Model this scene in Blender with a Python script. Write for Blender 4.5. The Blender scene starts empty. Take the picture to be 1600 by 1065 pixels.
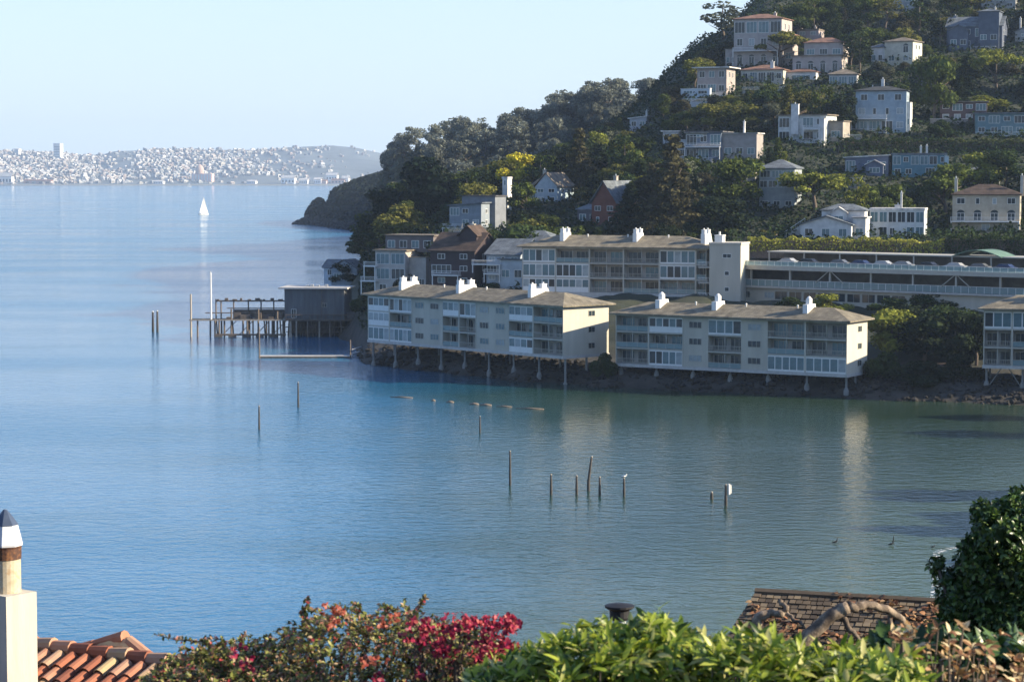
import bpy, math, random
import numpy as np
from mathutils import Vector, Matrix
R = math.radians
C = bpy.context.scene.collection
SC = bpy.context.scene

# ------------------------------------------------------------ camera, sky, sun, exposure
CAMH, F, HOR = 38.0, 3600.0, 272.0
TH = math.atan((532.5 - HOR) / F)
cd = bpy.data.cameras.new('camera'); cam = bpy.data.objects.new('camera', cd); C.objects.link(cam)
cam.location = (0, 0, CAMH); cam.rotation_euler = (R(90) - TH, 0, 0)
cd.sensor_width = 36.0; cd.lens = 36.0 * F / 1600.0
cd.clip_start = 0.5; cd.clip_end = 40000
cd.dof.use_dof = True; cd.dof.focus_distance = 300; cd.dof.aperture_fstop = 9
SC.camera = cam
SUN_EL, SUN_AZ = 24.0, -8.0          # azimuth measured from +X towards +Y
sdir = Vector((math.cos(R(SUN_EL)) * math.cos(R(SUN_AZ)), math.cos(R(SUN_EL)) * math.sin(R(SUN_AZ)), math.sin(R(SUN_EL))))
w = bpy.data.worlds.new('World'); SC.world = w; w.use_nodes = True
nt = w.node_tree; nt.nodes.clear()
sky = nt.nodes.new('ShaderNodeTexSky'); sky.sky_type = 'NISHITA'; sky.sun_disc = False
sky.sun_elevation = R(SUN_EL); sky.sun_rotation = R(90 - SUN_AZ)
sky.air_density = 1.0; sky.dust_density = 0.6; sky.ozone_density = 2.5; sky.altitude = 0
bg = nt.nodes.new('ShaderNodeBackground'); bg.inputs[1].default_value = 0.086
HAZE = 6e-5
wo = nt.nodes.new('ShaderNodeOutputWorld')
tint = nt.nodes.new('ShaderNodeVectorMath'); tint.operation = 'MULTIPLY'; tint.inputs[1].default_value = (.80, .98, 1.25)   # cool white balance
mixs = nt.nodes.new('ShaderNodeMix'); mixs.data_type = 'RGBA'; mixs.inputs[0].default_value = .5; mixs.inputs[7].default_value = (3.75, 4.2, 4.75, 1)   # thin high cloud veil
nt.links.new(sky.outputs[0], tint.inputs[0]); nt.links.new(tint.outputs[0], mixs.inputs[6])
wtc = nt.nodes.new('ShaderNodeTexCoord'); wsp = nt.nodes.new('ShaderNodeSeparateXYZ'); nt.links.new(wtc.outputs['Generated'], wsp.inputs[0])
wmr = nt.nodes.new('ShaderNodeMapRange'); wmr.interpolation_type = 'SMOOTHSTEP'; wmr.inputs['From Min'].default_value = -.02; wmr.inputs['From Max'].default_value = .38; wmr.inputs['To Min'].default_value = .72; wmr.inputs['To Max'].default_value = .12
nt.links.new(wsp.outputs['Z'], wmr.inputs[0]); nt.links.new(wmr.outputs[0], mixs.inputs[0]); nt.links.new(mixs.outputs[2], bg.inputs[0]); nt.links.new(bg.outputs[0], wo.inputs[0])
sl = bpy.data.lights.new('sun', 'SUN'); so = bpy.data.objects.new('sun', sl); C.objects.link(so)
sl.energy = 5.0; sl.angle = R(0.5); sl.color = (1.0, 0.85, 0.62)
so.rotation_euler = sdir.to_track_quat('Z', 'Y').to_euler(); so.location = (300, -100, 300)
SC.view_settings.view_transform = 'Standard'; SC.view_settings.look = 'None'
SC.view_settings.gamma = 1; SC.view_settings.exposure = 1.36
SC.cycles.max_bounces = 6; SC.cycles.diffuse_bounces = 2; SC.cycles.glossy_bounces = 3
SC.cycles.transmission_bounces = 2; SC.cycles.volume_bounces = 0; SC.cycles.transparent_max_bounces = 6
SC.cycles.caustics_reflective = False; SC.cycles.caustics_refractive = False
SC.cycles.use_denoising = True; SC.cycles.sample_clamp_indirect = 6

# ------------------------------------------------------------ helpers
rnd = random.Random(7)
def P(px, py, D):
    a = (px - 800.0) / F; b = (py - 532.5) / F
    yc = math.cos(TH) - b * math.sin(TH); zc = -math.sin(TH) - b * math.cos(TH)
    return Vector((a / yc * D, D, CAMH + zc / yc * D))
def proj(v):
    y = v[1]; z = v[2] - CAMH
    d = y * math.cos(TH) - z * math.sin(TH); u = y * math.sin(TH) + z * math.cos(TH)
    return 800 + F * v[0] / d, 532.5 - F * u / d
def water(px, py):
    p0 = P(px, py, 1.0); t = CAMH / (CAMH - p0.z); return P(px, py, t)
def tag(o, label=None, cat=None, group=None, kind=None):
    if label: o['label'] = label
    if cat: o['category'] = cat
    if group: o['group'] = group
    if kind: o['kind'] = kind
    return o
def empty(name, loc=(0, 0, 0), rz=0.0, label=None, cat=None, group=None):
    o = bpy.data.objects.new(name, None); C.objects.link(o); o.location = loc; o.rotation_euler = (0, 0, rz)
    o.empty_display_size = 0.5
    return tag(o, label, cat, group)
def link(name, me, parent=None, loc=None, color=None):
    o = bpy.data.objects.new(name, me); C.objects.link(o)
    if parent: o.parent = parent
    if loc is not None: o.location = loc
    if color: o.color = (*color, 1)
    return o
def copy_tree(o, parent=None):
    c = o.copy(); C.objects.link(c); c.parent = parent
    for ch in o.children: copy_tree(ch, c)
    return c
class MB:
    def __init__(s): s.v = []; s.f = []; s.m = []; s.cm = 0
    def add(s, vs, fs):
        n = len(s.v); s.v += [tuple(v) for v in vs]; s.f += [tuple(i + n for i in f) for f in fs]; s.m += [s.cm] * len(fs)
        return s
    def box(s, x0, x1, y0, y1, z0, z1):
        return s.add([(x0,y0,z0),(x1,y0,z0),(x1,y1,z0),(x0,y1,z0),(x0,y0,z1),(x1,y0,z1),(x1,y1,z1),(x0,y1,z1)],
              [(3,2,1,0),(4,5,6,7),(0,1,5,4),(1,2,6,5),(2,3,7,6),(3,0,4,7)])
    def tube(s, a, b, r0, r1=None, n=8, cap=True):
        r1 = r0 if r1 is None else r1
        a = Vector(a); b = Vector(b); d = (b - a).normalized()
        x = d.orthogonal().normalized(); y = d.cross(x)
        vs = []
        for p, r in ((a, r0), (b, r1)):
            for i in range(n):
                t = 2 * math.pi * i / n; vs.append(p + x * (r * math.cos(t)) + y * (r * math.sin(t)))
        fs = [(i, (i + 1) % n, n + (i + 1) % n, n + i) for i in range(n)]
        if cap: fs += [tuple(range(n))[::-1], tuple(range(n, 2 * n))]
        return s.add(vs, fs)
    def path(s, pts, rs, n=8):
        pts = [Vector(p) for p in pts]; vs = []; m = len(pts); x = None
        for k, p in enumerate(pts):
            d = (pts[min(k + 1, m - 1)] - pts[max(k - 1, 0)]).normalized()
            x = d.orthogonal().normalized() if x is None else (x - d * x.dot(d)).normalized()
            y = d.cross(x)
            for i in range(n):
                t = 2 * math.pi * i / n; vs.append(p + x * (rs[k] * math.cos(t)) + y * (rs[k] * math.sin(t)))
        fs = []
        for k in range(m - 1):
            for i in range(n):
                j = (i + 1) % n; fs.append((k*n+i, k*n+j, (k+1)*n+j, (k+1)*n+i))
        fs += [tuple(range(n))[::-1], tuple(range((m-1)*n, m*n))]
        return s.add(vs, fs)
    def lathe(s, c, prof, n=16):
        c = Vector(c); vs = []
        for r, z in prof:
            for i in range(n):
                t = 2 * math.pi * i / n; vs.append(c + Vector((r * math.cos(t), r * math.sin(t), z)))
        fs = []
        for k in range(len(prof) - 1):
            for i in range(n):
                j = (i + 1) % n; fs.append((k*n+i, k*n+j, (k+1)*n+j, (k+1)*n+i))
        fs += [tuple(range(n))[::-1], tuple(range((len(prof)-1)*n, len(prof)*n))]
        return s.add(vs, fs)
    def hip(s, x0, x1, y0, y1, z, rise, inset=None, th=0.22):
        inset = (y1 - y0) / 2 if inset is None else inset
        ym = (y0 + y1) / 2
        vs = [(x0,y0,z),(x1,y0,z),(x1,y1,z),(x0,y1,z),(x0,y0,z+th),(x1,y0,z+th),(x1,y1,z+th),(x0,y1,z+th),(x0+inset,ym,z+th+rise),(x1-inset,ym,z+th+rise)]
        return s.add(vs, [(3,2,1,0),(0,1,5,4),(1,2,6,5),(2,3,7,6),(3,0,4,7),(4,5,9,8),(5,6,9),(6,7,8,9),(7,4,8)])
    def gable(s, x0, x1, y0, y1, z, rise, axis='x', th=0.2):
        # two sloping slabs; the ridge runs along axis
        def slab(a, b, c, d):
            up = Vector((0, 0, th)); q = [Vector(k) for k in (a, b, c, d)]
            s.add(q + [k + up for k in q], [(3,2,1,0),(4,5,6,7),(0,1,5,4),(1,2,6,5),(2,3,7,6),(3,0,4,7)])
        if axis == 'x':
            ym = (y0 + y1) / 2
            slab((x0,y0,z),(x1,y0,z),(x1,ym,z+rise),(x0,ym,z+rise)); slab((x0,ym,z+rise),(x1,ym,z+rise),(x1,y1,z),(x0,y1,z))
        else:
            xm = (x0 + x1) / 2
            slab((x0,y0,z),(xm,y0,z+rise),(xm,y1,z+rise),(x0,y1,z)); slab((xm,y0,z+rise),(x1,y0,z),(x1,y1,z),(xm,y1,z+rise))
        return s
    def mesh(s, name, mats, smooth=False):
        me = bpy.data.meshes.new(name); me.from_pydata(s.v, [], s.f)
        for m in (mats if isinstance(mats, (list, tuple)) else [mats]): me.materials.append(m)
        if any(s.m): me.polygons.foreach_set('material_index', s.m)
        if smooth: me.polygons.foreach_set('use_smooth', [True] * len(s.f))
        return me
    def build(s, name, mats, parent=None, loc=None, smooth=False, color=None):
        return link(name, s.mesh(name, mats, smooth), parent, loc, color)
def npmesh(name, V, Fq, mats, smooth=False, mi=None):
    me = bpy.data.meshes.new(name); n = len(V); m = len(Fq); k = Fq.shape[1]
    me.vertices.add(n); me.vertices.foreach_set('co', np.asarray(V, dtype=np.float32).ravel())
    me.loops.add(m * k); me.loops.foreach_set('vertex_index', np.asarray(Fq, dtype=np.int32).ravel())
    me.polygons.add(m); me.polygons.foreach_set('loop_start', np.arange(0, m * k, k, dtype=np.int32))
    for q in (mats if isinstance(mats, (list, tuple)) else [mats]): me.materials.append(q)
    if mi is not None: me.polygons.foreach_set('material_index', np.asarray(mi, dtype=np.int32))
    me.polygons.foreach_set('use_smooth', np.full(m, smooth))
    me.update(calc_edges=True); me.validate(); return me

# ------------------------------------------------------------ materials
def newmat(name):
    m = bpy.data.materials.new(name); m.use_nodes = True
    return m, m.node_tree, m.node_tree.nodes['Principled BSDF']
def paint(name, col, rough=0.7, var=0.12, scale=1.5, bump=0.0, metal=0.0, spec=0.3, streak=False):
    m, t, b = newmat(name)
    tc = t.nodes.new('ShaderNodeTexCoord'); mp = t.nodes.new('ShaderNodeMapping'); t.links.new(tc.outputs['Object'], mp.inputs[0])
    if streak: mp.inputs['Scale'].default_value = (1, 1, 0.15)
    n = t.nodes.new('ShaderNodeTexNoise'); n.inputs['Scale'].default_value = scale; n.inputs['Detail'].default_value = 6; n.inputs['Roughness'].default_value = 0.65
    t.links.new(mp.outputs[0], n.inputs['Vector'])
    r = t.nodes.new('ShaderNodeValToRGB')
    r.color_ramp.elements[0].position = 0.3; r.color_ramp.elements[1].position = 0.7
    r.color_ramp.elements[0].color = (*[c * (1 - var) for c in col], 1); r.color_ramp.elements[1].color = (*[min(1, c * (1 + var)) for c in col], 1)
    t.links.new(n.outputs[0], r.inputs[0]); t.links.new(r.outputs[0], b.inputs['Base Color'])
    b.inputs['Roughness'].default_value = rough; b.inputs['Metallic'].default_value = metal; b.inputs['Specular IOR Level'].default_value = spec
    if bump:
        bp = t.nodes.new('ShaderNodeBump'); bp.inputs['Strength'].default_value = bump; bp.inputs['Distance'].default_value = 0.05
        t.links.new(n.outputs[0], bp.inputs['Height']); t.links.new(bp.outputs[0], b.inputs['Normal'])
    return m
def objpaint(name, rough=0.75, lo=0.82, hi=1.12, scale=0.8):
    # colour comes from the object's own colour value, weathered by noise
    m, t, b = newmat(name)
    oi = t.nodes.new('ShaderNodeObjectInfo'); tc = t.nodes.new('ShaderNodeTexCoord')
    n = t.nodes.new('ShaderNodeTexNoise'); n.inputs['Scale'].default_value = scale; n.inputs['Detail'].default_value = 6; t.links.new(tc.outputs['Object'], n.inputs['Vector'])
    mr = t.nodes.new('ShaderNodeMapRange'); mr.inputs['From Min'].default_value = .3; mr.inputs['From Max'].default_value = .7
    mr.inputs['To Min'].default_value = lo; mr.inputs['To Max'].default_value = hi; t.links.new(n.outputs[0], mr.inputs[0])
    mx = t.nodes.new('ShaderNodeVectorMath'); mx.operation = 'SCALE'; t.links.new(oi.outputs['Color'], mx.inputs[0]); t.links.new(mr.outputs[0], mx.inputs['Scale'])
    t.links.new(mx.outputs[0], b.inputs['Base Color']); b.inputs['Roughness'].default_value = rough; b.inputs['Specular IOR Level'].default_value = .25
    return m
def leafmat(name, ramp=None, rough=0.55, trans=0.25, lo=0.55, hi=1.5):
    m, t, b = newmat(name)
    g = t.nodes.new('ShaderNodeNewGeometry')
    if ramp:
        r = t.nodes.new('ShaderNodeValToRGB'); cr = r.color_ramp
        while len(cr.elements) < len(ramp): cr.elements.new(0.5)
        for e, (p, c) in zip(cr.elements, ramp): e.position = p; e.color = (*c, 1)
        t.links.new(g.outputs['Random Per Island'], r.inputs[0]); col = r.outputs[0]
    else:
        oi = t.nodes.new('ShaderNodeObjectInfo')
        mr = t.nodes.new('ShaderNodeMapRange'); mr.inputs['To Min'].default_value = lo; mr.inputs['To Max'].default_value = hi
        t.links.new(g.outputs['Random Per Island'], mr.inputs[0])
        mx = t.nodes.new('ShaderNodeVectorMath'); mx.operation = 'SCALE'; t.links.new(oi.outputs['Color'], mx.inputs[0]); t.links.new(mr.outputs[0], mx.inputs['Scale'])
        col = mx.outputs[0]
    t.links.new(col, b.inputs['Base Color']); b.inputs['Roughness'].default_value = rough; b.inputs['Specular IOR Level'].default_value = .3
    tr = t.nodes.new('ShaderNodeBsdfTranslucent'); t.links.new(col, tr.inputs[0])
    ms = t.nodes.new('ShaderNodeMixShader'); ms.inputs[0].default_value = trans
    t.links.new(b.outputs[0], ms.inputs[1]); t.links.new(tr.outputs[0], ms.inputs[2])
    t.links.new(ms.outputs[0], t.nodes['Material Output'].inputs['Surface'])
    return m
M = {}
M['wall'] = objpaint('wall_paint', lo=.60, hi=.86)
M['condo'] = paint('condo_stucco', (.40, .375, .315), .8, .13, .5, streak=True)
M['condotrim'] = paint('condo_trim', (.36, .345, .30), .7, .1, 1)
M['condoback'] = paint('condo_recess_shade', (.27, .25, .23), .8, .15, 1)  # darker copy of the stucco: balcony shade put into the colour
M['white'] = paint('white_paint', (.62, .62, .60), .6, .07, 1.5, streak=True)
M['slab'] = paint('grey_concrete', (.4, .39, .37), .85, .18, 1.2, bump=.2)
M['pile'] = paint('pale_concrete_pile', (.2, .2, .19), .85, .2, 1.5)
M['glass'] = paint('window_glass', (.018, .03, .038), .12, .4, .7, spec=.4)
M['glassb'] = paint('sunroom_glass', (.07, .14, .165), .15, .4, .5, spec=.5)
M['curtain'] = paint('curtained_glass', (.26, .30, .31), .35, .35, .8, spec=.4)
M['railglass'] = None
M['roof'] = None
M['metal'] = paint('galvanised_metal', (.45, .46, .47), .4, .15, 3, metal=.6)
M['wood'] = paint('weathered_timber', (.13, .105, .085), .85, .35, 2, bump=.3)
M['woodpale'] = paint('sun_bleached_timber', (.32, .28, .23), .85, .25, 2.5, bump=.3)
M['oldpost'] = paint('tarred_old_timber', (.055, .05, .046), .85, .4, 3, bump=.4)
M['bark'] = paint('bark', (.10, .08, .065), .9, .35, 3, bump=.5)
M['leaf'] = leafmat('foliage', rough=.75, lo=.55, hi=1.4)
M['leaf'].node_tree.nodes['Principled BSDF'].inputs['Specular IOR Level'].default_value = .06
def railglass():
    m, t, b = newmat('balcony_glass'); b.inputs['Base Color'].default_value = (.25, .36, .38, 1); b.inputs['Roughness'].default_value = .1
    tr = t.nodes.new('ShaderNodeBsdfTransparent'); tr.inputs[0].default_value = (.8, .88, .88, 1)
    ms = t.nodes.new('ShaderNodeMixShader'); ms.inputs[0].default_value = .5
    t.links.new(tr.outputs[0], ms.inputs[1]); t.links.new(b.outputs[0], ms.inputs[2]); t.links.new(ms.outputs[0], t.nodes['Material Output'].inputs['Surface'])
    return m
M['railglass'] = railglass()
def shingle(name, col, sx=1.2, sy=3.0, var=.35, objcol=False):
    m, t, b = newmat(name)
    tc = t.nodes.new('ShaderNodeTexCoord'); mp = t.nodes.new('ShaderNodeMapping'); mp.inputs['Scale'].default_value = (1, 1, 1)
    t.links.new(tc.outputs['Object'], mp.inputs[0])
    br = t.nodes.new('ShaderNodeTexBrick'); br.inputs['Scale'].default_value = 1; br.inputs['Brick Width'].default_value = sx; br.inputs['Row Height'].default_value = 1 / sy
    br.inputs['Color1'].default_value = (.8, .8, .8, 1); br.inputs['Color2'].default_value = (1.15, 1.12, 1.08, 1); br.inputs['Mortar'].default_value = (.5, .5, .5, 1); br.inputs['Mortar Size'].default_value = .03
    t.links.new(mp.outputs[0], br.inputs['Vector'])
    n = t.nodes.new('ShaderNodeTexNoise'); n.inputs['Scale'].default_value = .7; n.inputs['Detail'].default_value = 8; t.links.new(tc.outputs['Object'], n.inputs['Vector'])
    mr = t.nodes.new('ShaderNodeMapRange'); mr.inputs['From Min'].default_value = .3; mr.inputs['From Max'].default_value = .7; mr.inputs['To Min'].default_value = 1 - var; mr.inputs['To Max'].default_value = 1 + var
    t.links.new(n.outputs[0], mr.inputs[0])
    v1 = t.nodes.new('ShaderNodeVectorMath'); v1.operation = 'SCALE'; t.links.new(br.outputs[0], v1.inputs[0]); t.links.new(mr.outputs[0], v1.inputs['Scale'])
    v2 = t.nodes.new('ShaderNodeVectorMath'); v2.operation = 'MULTIPLY'; t.links.new(v1.outputs[0], v2.inputs[0])
    if objcol:
        oi = t.nodes.new('ShaderNodeObjectInfo'); t.links.new(oi.outputs['Color'], v2.inputs[1])
    else: v2.inputs[1].default_value = col
    t.links.new(v2.outputs[0], b.inputs['Base Color']); b.inputs['Roughness'].default_value = .9; b.inputs['Specular IOR Level'].default_value = .15
    return m
M['roof'] = shingle('condo_shingles', (.185, .165, .125))
M['hroof'] = shingle('house_shingles', (.2, .2, .2), objcol=True)

# ------------------------------------------------------------ terrain
COLS = {
 380: [(300,-8),(1100,-8)],
 470: [(300,-8),(590,-6),(612,-1.5),(640,-6),(1100,-8)],
 500: [(300,-8),(560,-5),(592,1),(612,5),(640,4),(660,-4),(1100,-8)],
 540: [(300,-8),(515,-3),(530,1.0),(560,4),(590,8),(625,9),(660,1),(690,-5),(1100,-8)],
 575: [(448,-5),(456,-.8),(463,1.0),(500,5),(520,9),(560,13),(610,17),(650,13),(700,1),(740,-6)],
 650: [(438,-5),(443,-.5),(448,1.6),(460,2.8),(490,6),(515,11.5),(560,22),(610,27),(660,24),(740,10),(810,-3)],
 730: [(427,-5),(432,-.5),(437,1.8),(450,3),(475,7),(500,12),(530,17),(560,25),(610,30),(680,30),(760,16),(860,0)],
 820: [(415,-5),(420,-.5),(425,1.9),(440,3.2),(460,6),(478,12.5),(500,14),(530,17),(560,23),(590,30),(650,37),(700,38),(800,25),(900,10)],
 950: [(403,-5),(408,-.5),(413,1.8),(430,3.6),(463,12.5),(500,15),(540,22),(560,26.6),(600,34),(650,43),(720,52),(780,54),(860,40),(1000,20)],
 1100:[(396,-5),(400.5,-.5),(405,1.9),(424,4.2),(455,12.5),(480,14.5),(500,20),(515,24),(530,26),(575,37),(620,47),(690,64),(740,76),(790,84),(850,74),(1000,40)],
 1200:[(390,-5),(394.5,-.5),(399,1.9),(418,4.4),(450,12),(472,12.6),(486,19.5),(500,23.4),(515,24.6),(530,26),(575,37.5),(620,48.5),(690,65),(710,72),(760,88),(820,104),(900,112),(1000,90)],
 1400:[(380,-5),(384.5,-.5),(389,1.9),(408,4.6),(440,11),(452,12.2),(468,19.5),(492,23),(515,24.6),(530,26.5),(575,37.5),(620,49),(690,68),(720,76),(790,96),(860,118),(940,130),(1040,120)],
 1600:[(371,-5),(376,-.5),(381,1.2),(390,2.4),(406,5.5),(420,10),(432,12),(450,19.5),(480,22),(515,24.8),(530,27),(575,38),(620,50),(690,70),(720,79),(790,100),(860,122),(940,136),(1040,130)],
 1800:[(340,-5),(352,-1),(365,2),(385,6),(420,10),(450,16),(500,22),(575,34),(620,44),(690,62),(790,92),(860,112),(1040,118)],
 2300:[(300,2),(365,6),(420,12),(500,20),(575,30),(620,38),(690,52),(790,80),(860,98),(1040,105)],
}
CU = sorted(COLS)
DG = np.arange(300, 1101, 5.0)
CZ = np.array([np.interp(DG, [a for a, b in COLS[u]], [b for a, b in COLS[u]]) for u in CU])
def tz(X, Y):
    u = 800 + F * X / Y
    r = np.array([np.interp(Y, DG, CZ[k]) for k in range(len(CU))]) if False else None
    i = min(max(np.searchsorted(CU, u) - 1, 0), len(CU) - 2); f = min(max((u - CU[i]) / (CU[i+1] - CU[i]), 0), 1); f = f * f * (3 - 2 * f) * .5 + f * .5
    k = (Y - 300) / 5.0; k = min(max(k, 0), len(DG) - 1.001); j = int(k); g = k - j
    a = CZ[i][j] * (1 - g) + CZ[i][j+1] * g; b = CZ[i+1][j] * (1 - g) + CZ[i+1][j+1] * g
    return float(a * (1 - f) + b * f)
def hit(px, py, d0=385.0):
    D = d0
    while D < 1095:
        p = P(px, py, D)
        if p.z <= tz(p.x, p.y): return p
        D += 1.0
    return P(px, py, 900)
def nshore(X):
    return float(np.interp(X, [-300, 15, 30, 38, 43, 53, 65, 80, 92, 100, 110], [148, 150, 178, 203, 229, 243, 262, 290, 330, 420, 700]))
def nz(X, Y):
    t = nshore(X) - Y
    if t < 0: return max(-6, t * .12) - .3
    z = .085 * t - .3 if t < 15 else 1.0 + .24 * (t - 15)
    if Y > 60:
        lim = 1.2 + max(0, (X - 48)) * .16 + max(0, 190 - Y) * .27
        z = min(z, lim)
    z = min(z, 33.4)
    return z + 1.8 * max(0, 1 - max(Y, 0) / 24.0)
def groundmat():
    m, t, b = newmat('hill_soil_and_scrub')
    g = t.nodes.new('ShaderNodeNewGeometry'); s = t.nodes.new('ShaderNodeSeparateXYZ'); t.links.new(g.outputs['Position'], s.inputs[0])
    n = t.nodes.new('ShaderNodeTexNoise'); n.inputs['Scale'].default_value = .25; n.inputs['Detail'].default_value = 9; n.inputs['Roughness'].default_value = .7; t.links.new(g.outputs['Position'], n.inputs['Vector'])
    r = t.nodes.new('ShaderNodeValToRGB'); r.color_ramp.elements[0].position = .35; r.color_ramp.elements[1].position = .68
    r.color_ramp.elements[0].color = (.010, .017, .008, 1); r.color_ramp.elements[1].color = (.028, .034, .016, 1); t.links.new(n.outputs[0], r.inputs[0])
    r2 = t.nodes.new('ShaderNodeValToRGB'); r2.color_ramp.elements[0].position = .35; r2.color_ramp.elements[1].position = .7
    r2.color_ramp.elements[0].color = (.016, .015, .014, 1); r2.color_ramp.elements[1].color = (.055, .048, .04, 1); t.links.new(n.outputs[0], r2.inputs[0])
    mr = t.nodes.new('ShaderNodeMapRange'); mr.inputs['From Min'].default_value = 3; mr.inputs['From Max'].default_value = 6; t.links.new(s.outputs['Z'], mr.inputs[0])
    mx = t.nodes.new('ShaderNodeMix'); mx.data_type = 'RGBA'; t.links.new(mr.outputs[0], mx.inputs[0]); t.links.new(r2.outputs[0], mx.inputs[6]); t.links.new(r.outputs[0], mx.inputs[7])
    mw = t.nodes.new('ShaderNodeMapRange'); mw.inputs['From Min'].default_value = .25; mw.inputs['From Max'].default_value = .9; mw.inputs['To Min'].default_value = .55; mw.inputs['To Max'].default_value = 1; t.links.new(s.outputs['Z'], mw.inputs[0])
    v = t.nodes.new('ShaderNodeVectorMath'); v.operation = 'SCALE'; t.links.new(mx.outputs[2], v.inputs[0]); t.links.new(mw.outputs[0], v.inputs['Scale'])
    t.links.new(v.outputs[0], b.inputs['Base Color']); b.inputs['Roughness'].default_value = .95
    bp = t.nodes.new('ShaderNodeBump'); bp.inputs['Distance'].default_value = .6; bp.inputs['Strength'].default_value = .8; t.links.new(n.outputs[0], bp.inputs['Height']); t.links.new(bp.outputs[0], b.inputs['Normal'])
    return m
M['ground'] = groundmat()
def grid(name, us, vs, fn, mat):
    V = np.array([fn(u, v) for v in vs for u in us]); nu = len(us); nv = len(vs)
    q = []
    for j in range(nv - 1):
        for i in range(nu - 1): a = j * nu + i; q.append((a, a + 1, a + nu + 1, a + nu))
    o = link(name, npmesh(name, V, np.array(q), mat, True)); tag(o, kind='structure'); return o
rn = np.random.RandomState(3)
def jit(X, Y, s=1.0):
    return s * (math.sin(X * .37 + 1.3 * math.sin(Y * .21)) * .35 + math.sin(Y * .53 + X * .19) * .3 + math.sin(X * 1.1 + Y * .9) * .15)
def farfn(u, D):
    X = (u - 800) / F * D; z = tz(X, D); return (X, D, z + (jit(X, D, 1.1) if z > 4 else jit(X, D, .6) if z > 1 else jit(X, D, .25)))
grid('hillside', np.arange(380, 2301, 8.0), np.arange(330, 1101, 4.0), farfn, M['ground'])
def nearfn(x, y):
    z = nz(x, y); return (x, y, z + (jit(x, y, .25) if z > .8 else 0))
grid('near_ground', np.arange(-150, 261, 4.0), np.arange(-60, 341, 4.0), nearfn, M['ground'])
# foreland behind the cape: wooded ridge and low headland
def ridgez(u, D):
    # crest heights are for D about 1150
    top = float(np.interp(u, [560, 600, 640, 700, 780, 850, 880, 950, 1060, 1200, 1500], [300, 275, 248, 232, 215, 212, 185, 165, 162, 150, 150]))
    zc = CAMH - (top - HOR) / F * 1180
    zc = -9 + (zc + 9) * min(1, max(0, (u - 572) / 30.0)) ** .5
    return -8 + (zc + 8) * math.exp(-((D - 1180) / 190.0) ** 2) if D < 1180 else zc - (D - 1180) * .12
grid('wooded_ridge', np.arange(540, 1560, 12.0), np.arange(860, 1500, 16.0), lambda u, D: ((u - 800) / F * D, D, ridgez(u, D) + jit(u, D, 1.0)), M['ground'])
def headz(u, D):
    top = float(np.interp(u, [450, 464, 480, 492, 500, 512, 520, 535, 560, 590, 640], [362, 347, 342, 322, 318, 330, 306, 297, 288, 278, 262]))
    zc = max(CAMH - (top - HOR) / F * 1750, 0) - (3 if u < 460 else 0)
    d0 = float(np.interp(u, [450, 470, 500, 530, 600, 640], [1760, 1740, 1700, 1600, 1480, 1440]))
    if D < d0: return -2
    t = min((D - d0) / max(1750 - d0, 20), 1.0)
    if D > 1850: return zc * max(0, 1 - (D - 1850) / 200) - 2
    return -1 + (zc + 1) * t ** .55
M['cliff'] = paint('dark_headland_rock', (.012, .015, .013), .95, .4, .05)
grid('headland', np.arange(450, 641, 3.0), np.arange(1420, 2060, 10.0), lambda u, D: ((u - 800) / F * D, D, headz(u, D) + (jit(u * 3, D, 2.6) if headz(u, D) > 2 else 0)), M['cliff'])
CT = ([-300, -100, 0, 60, 130, 160, 180, 240, 400, 450, 520, 560, 600, 640, 720, 900], [240, 238, 235, 238, 243, 242, 236, 234, 234, 230, 227, 231, 240, 246, 262, 272])
def cityz(u, D):
    zc = CAMH - (float(np.interp(u, *CT)) - HOR) / F * 9200
    if D < 7600: return -2
    if D > 9200: return zc - (D - 9200) * .03
    t = (D - 7600) / 1600.0
    return 2 + (zc - 2) * (t ** 1.15) + 9 * math.sin(u * .05 + D * .004) * t * (1 - t) * 2
cityhill = paint('hazy_city_hillside', (.10, .12, .13), .95, .35, .004)  # bluish tone of the haze put into the hill colour
grid('far_hills', np.arange(-320, 1000, 8.0), np.arange(7560, 10100, 60.0), lambda u, D: ((u - 800) / F * D, D, cityz(u, D)), cityhill)

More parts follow.
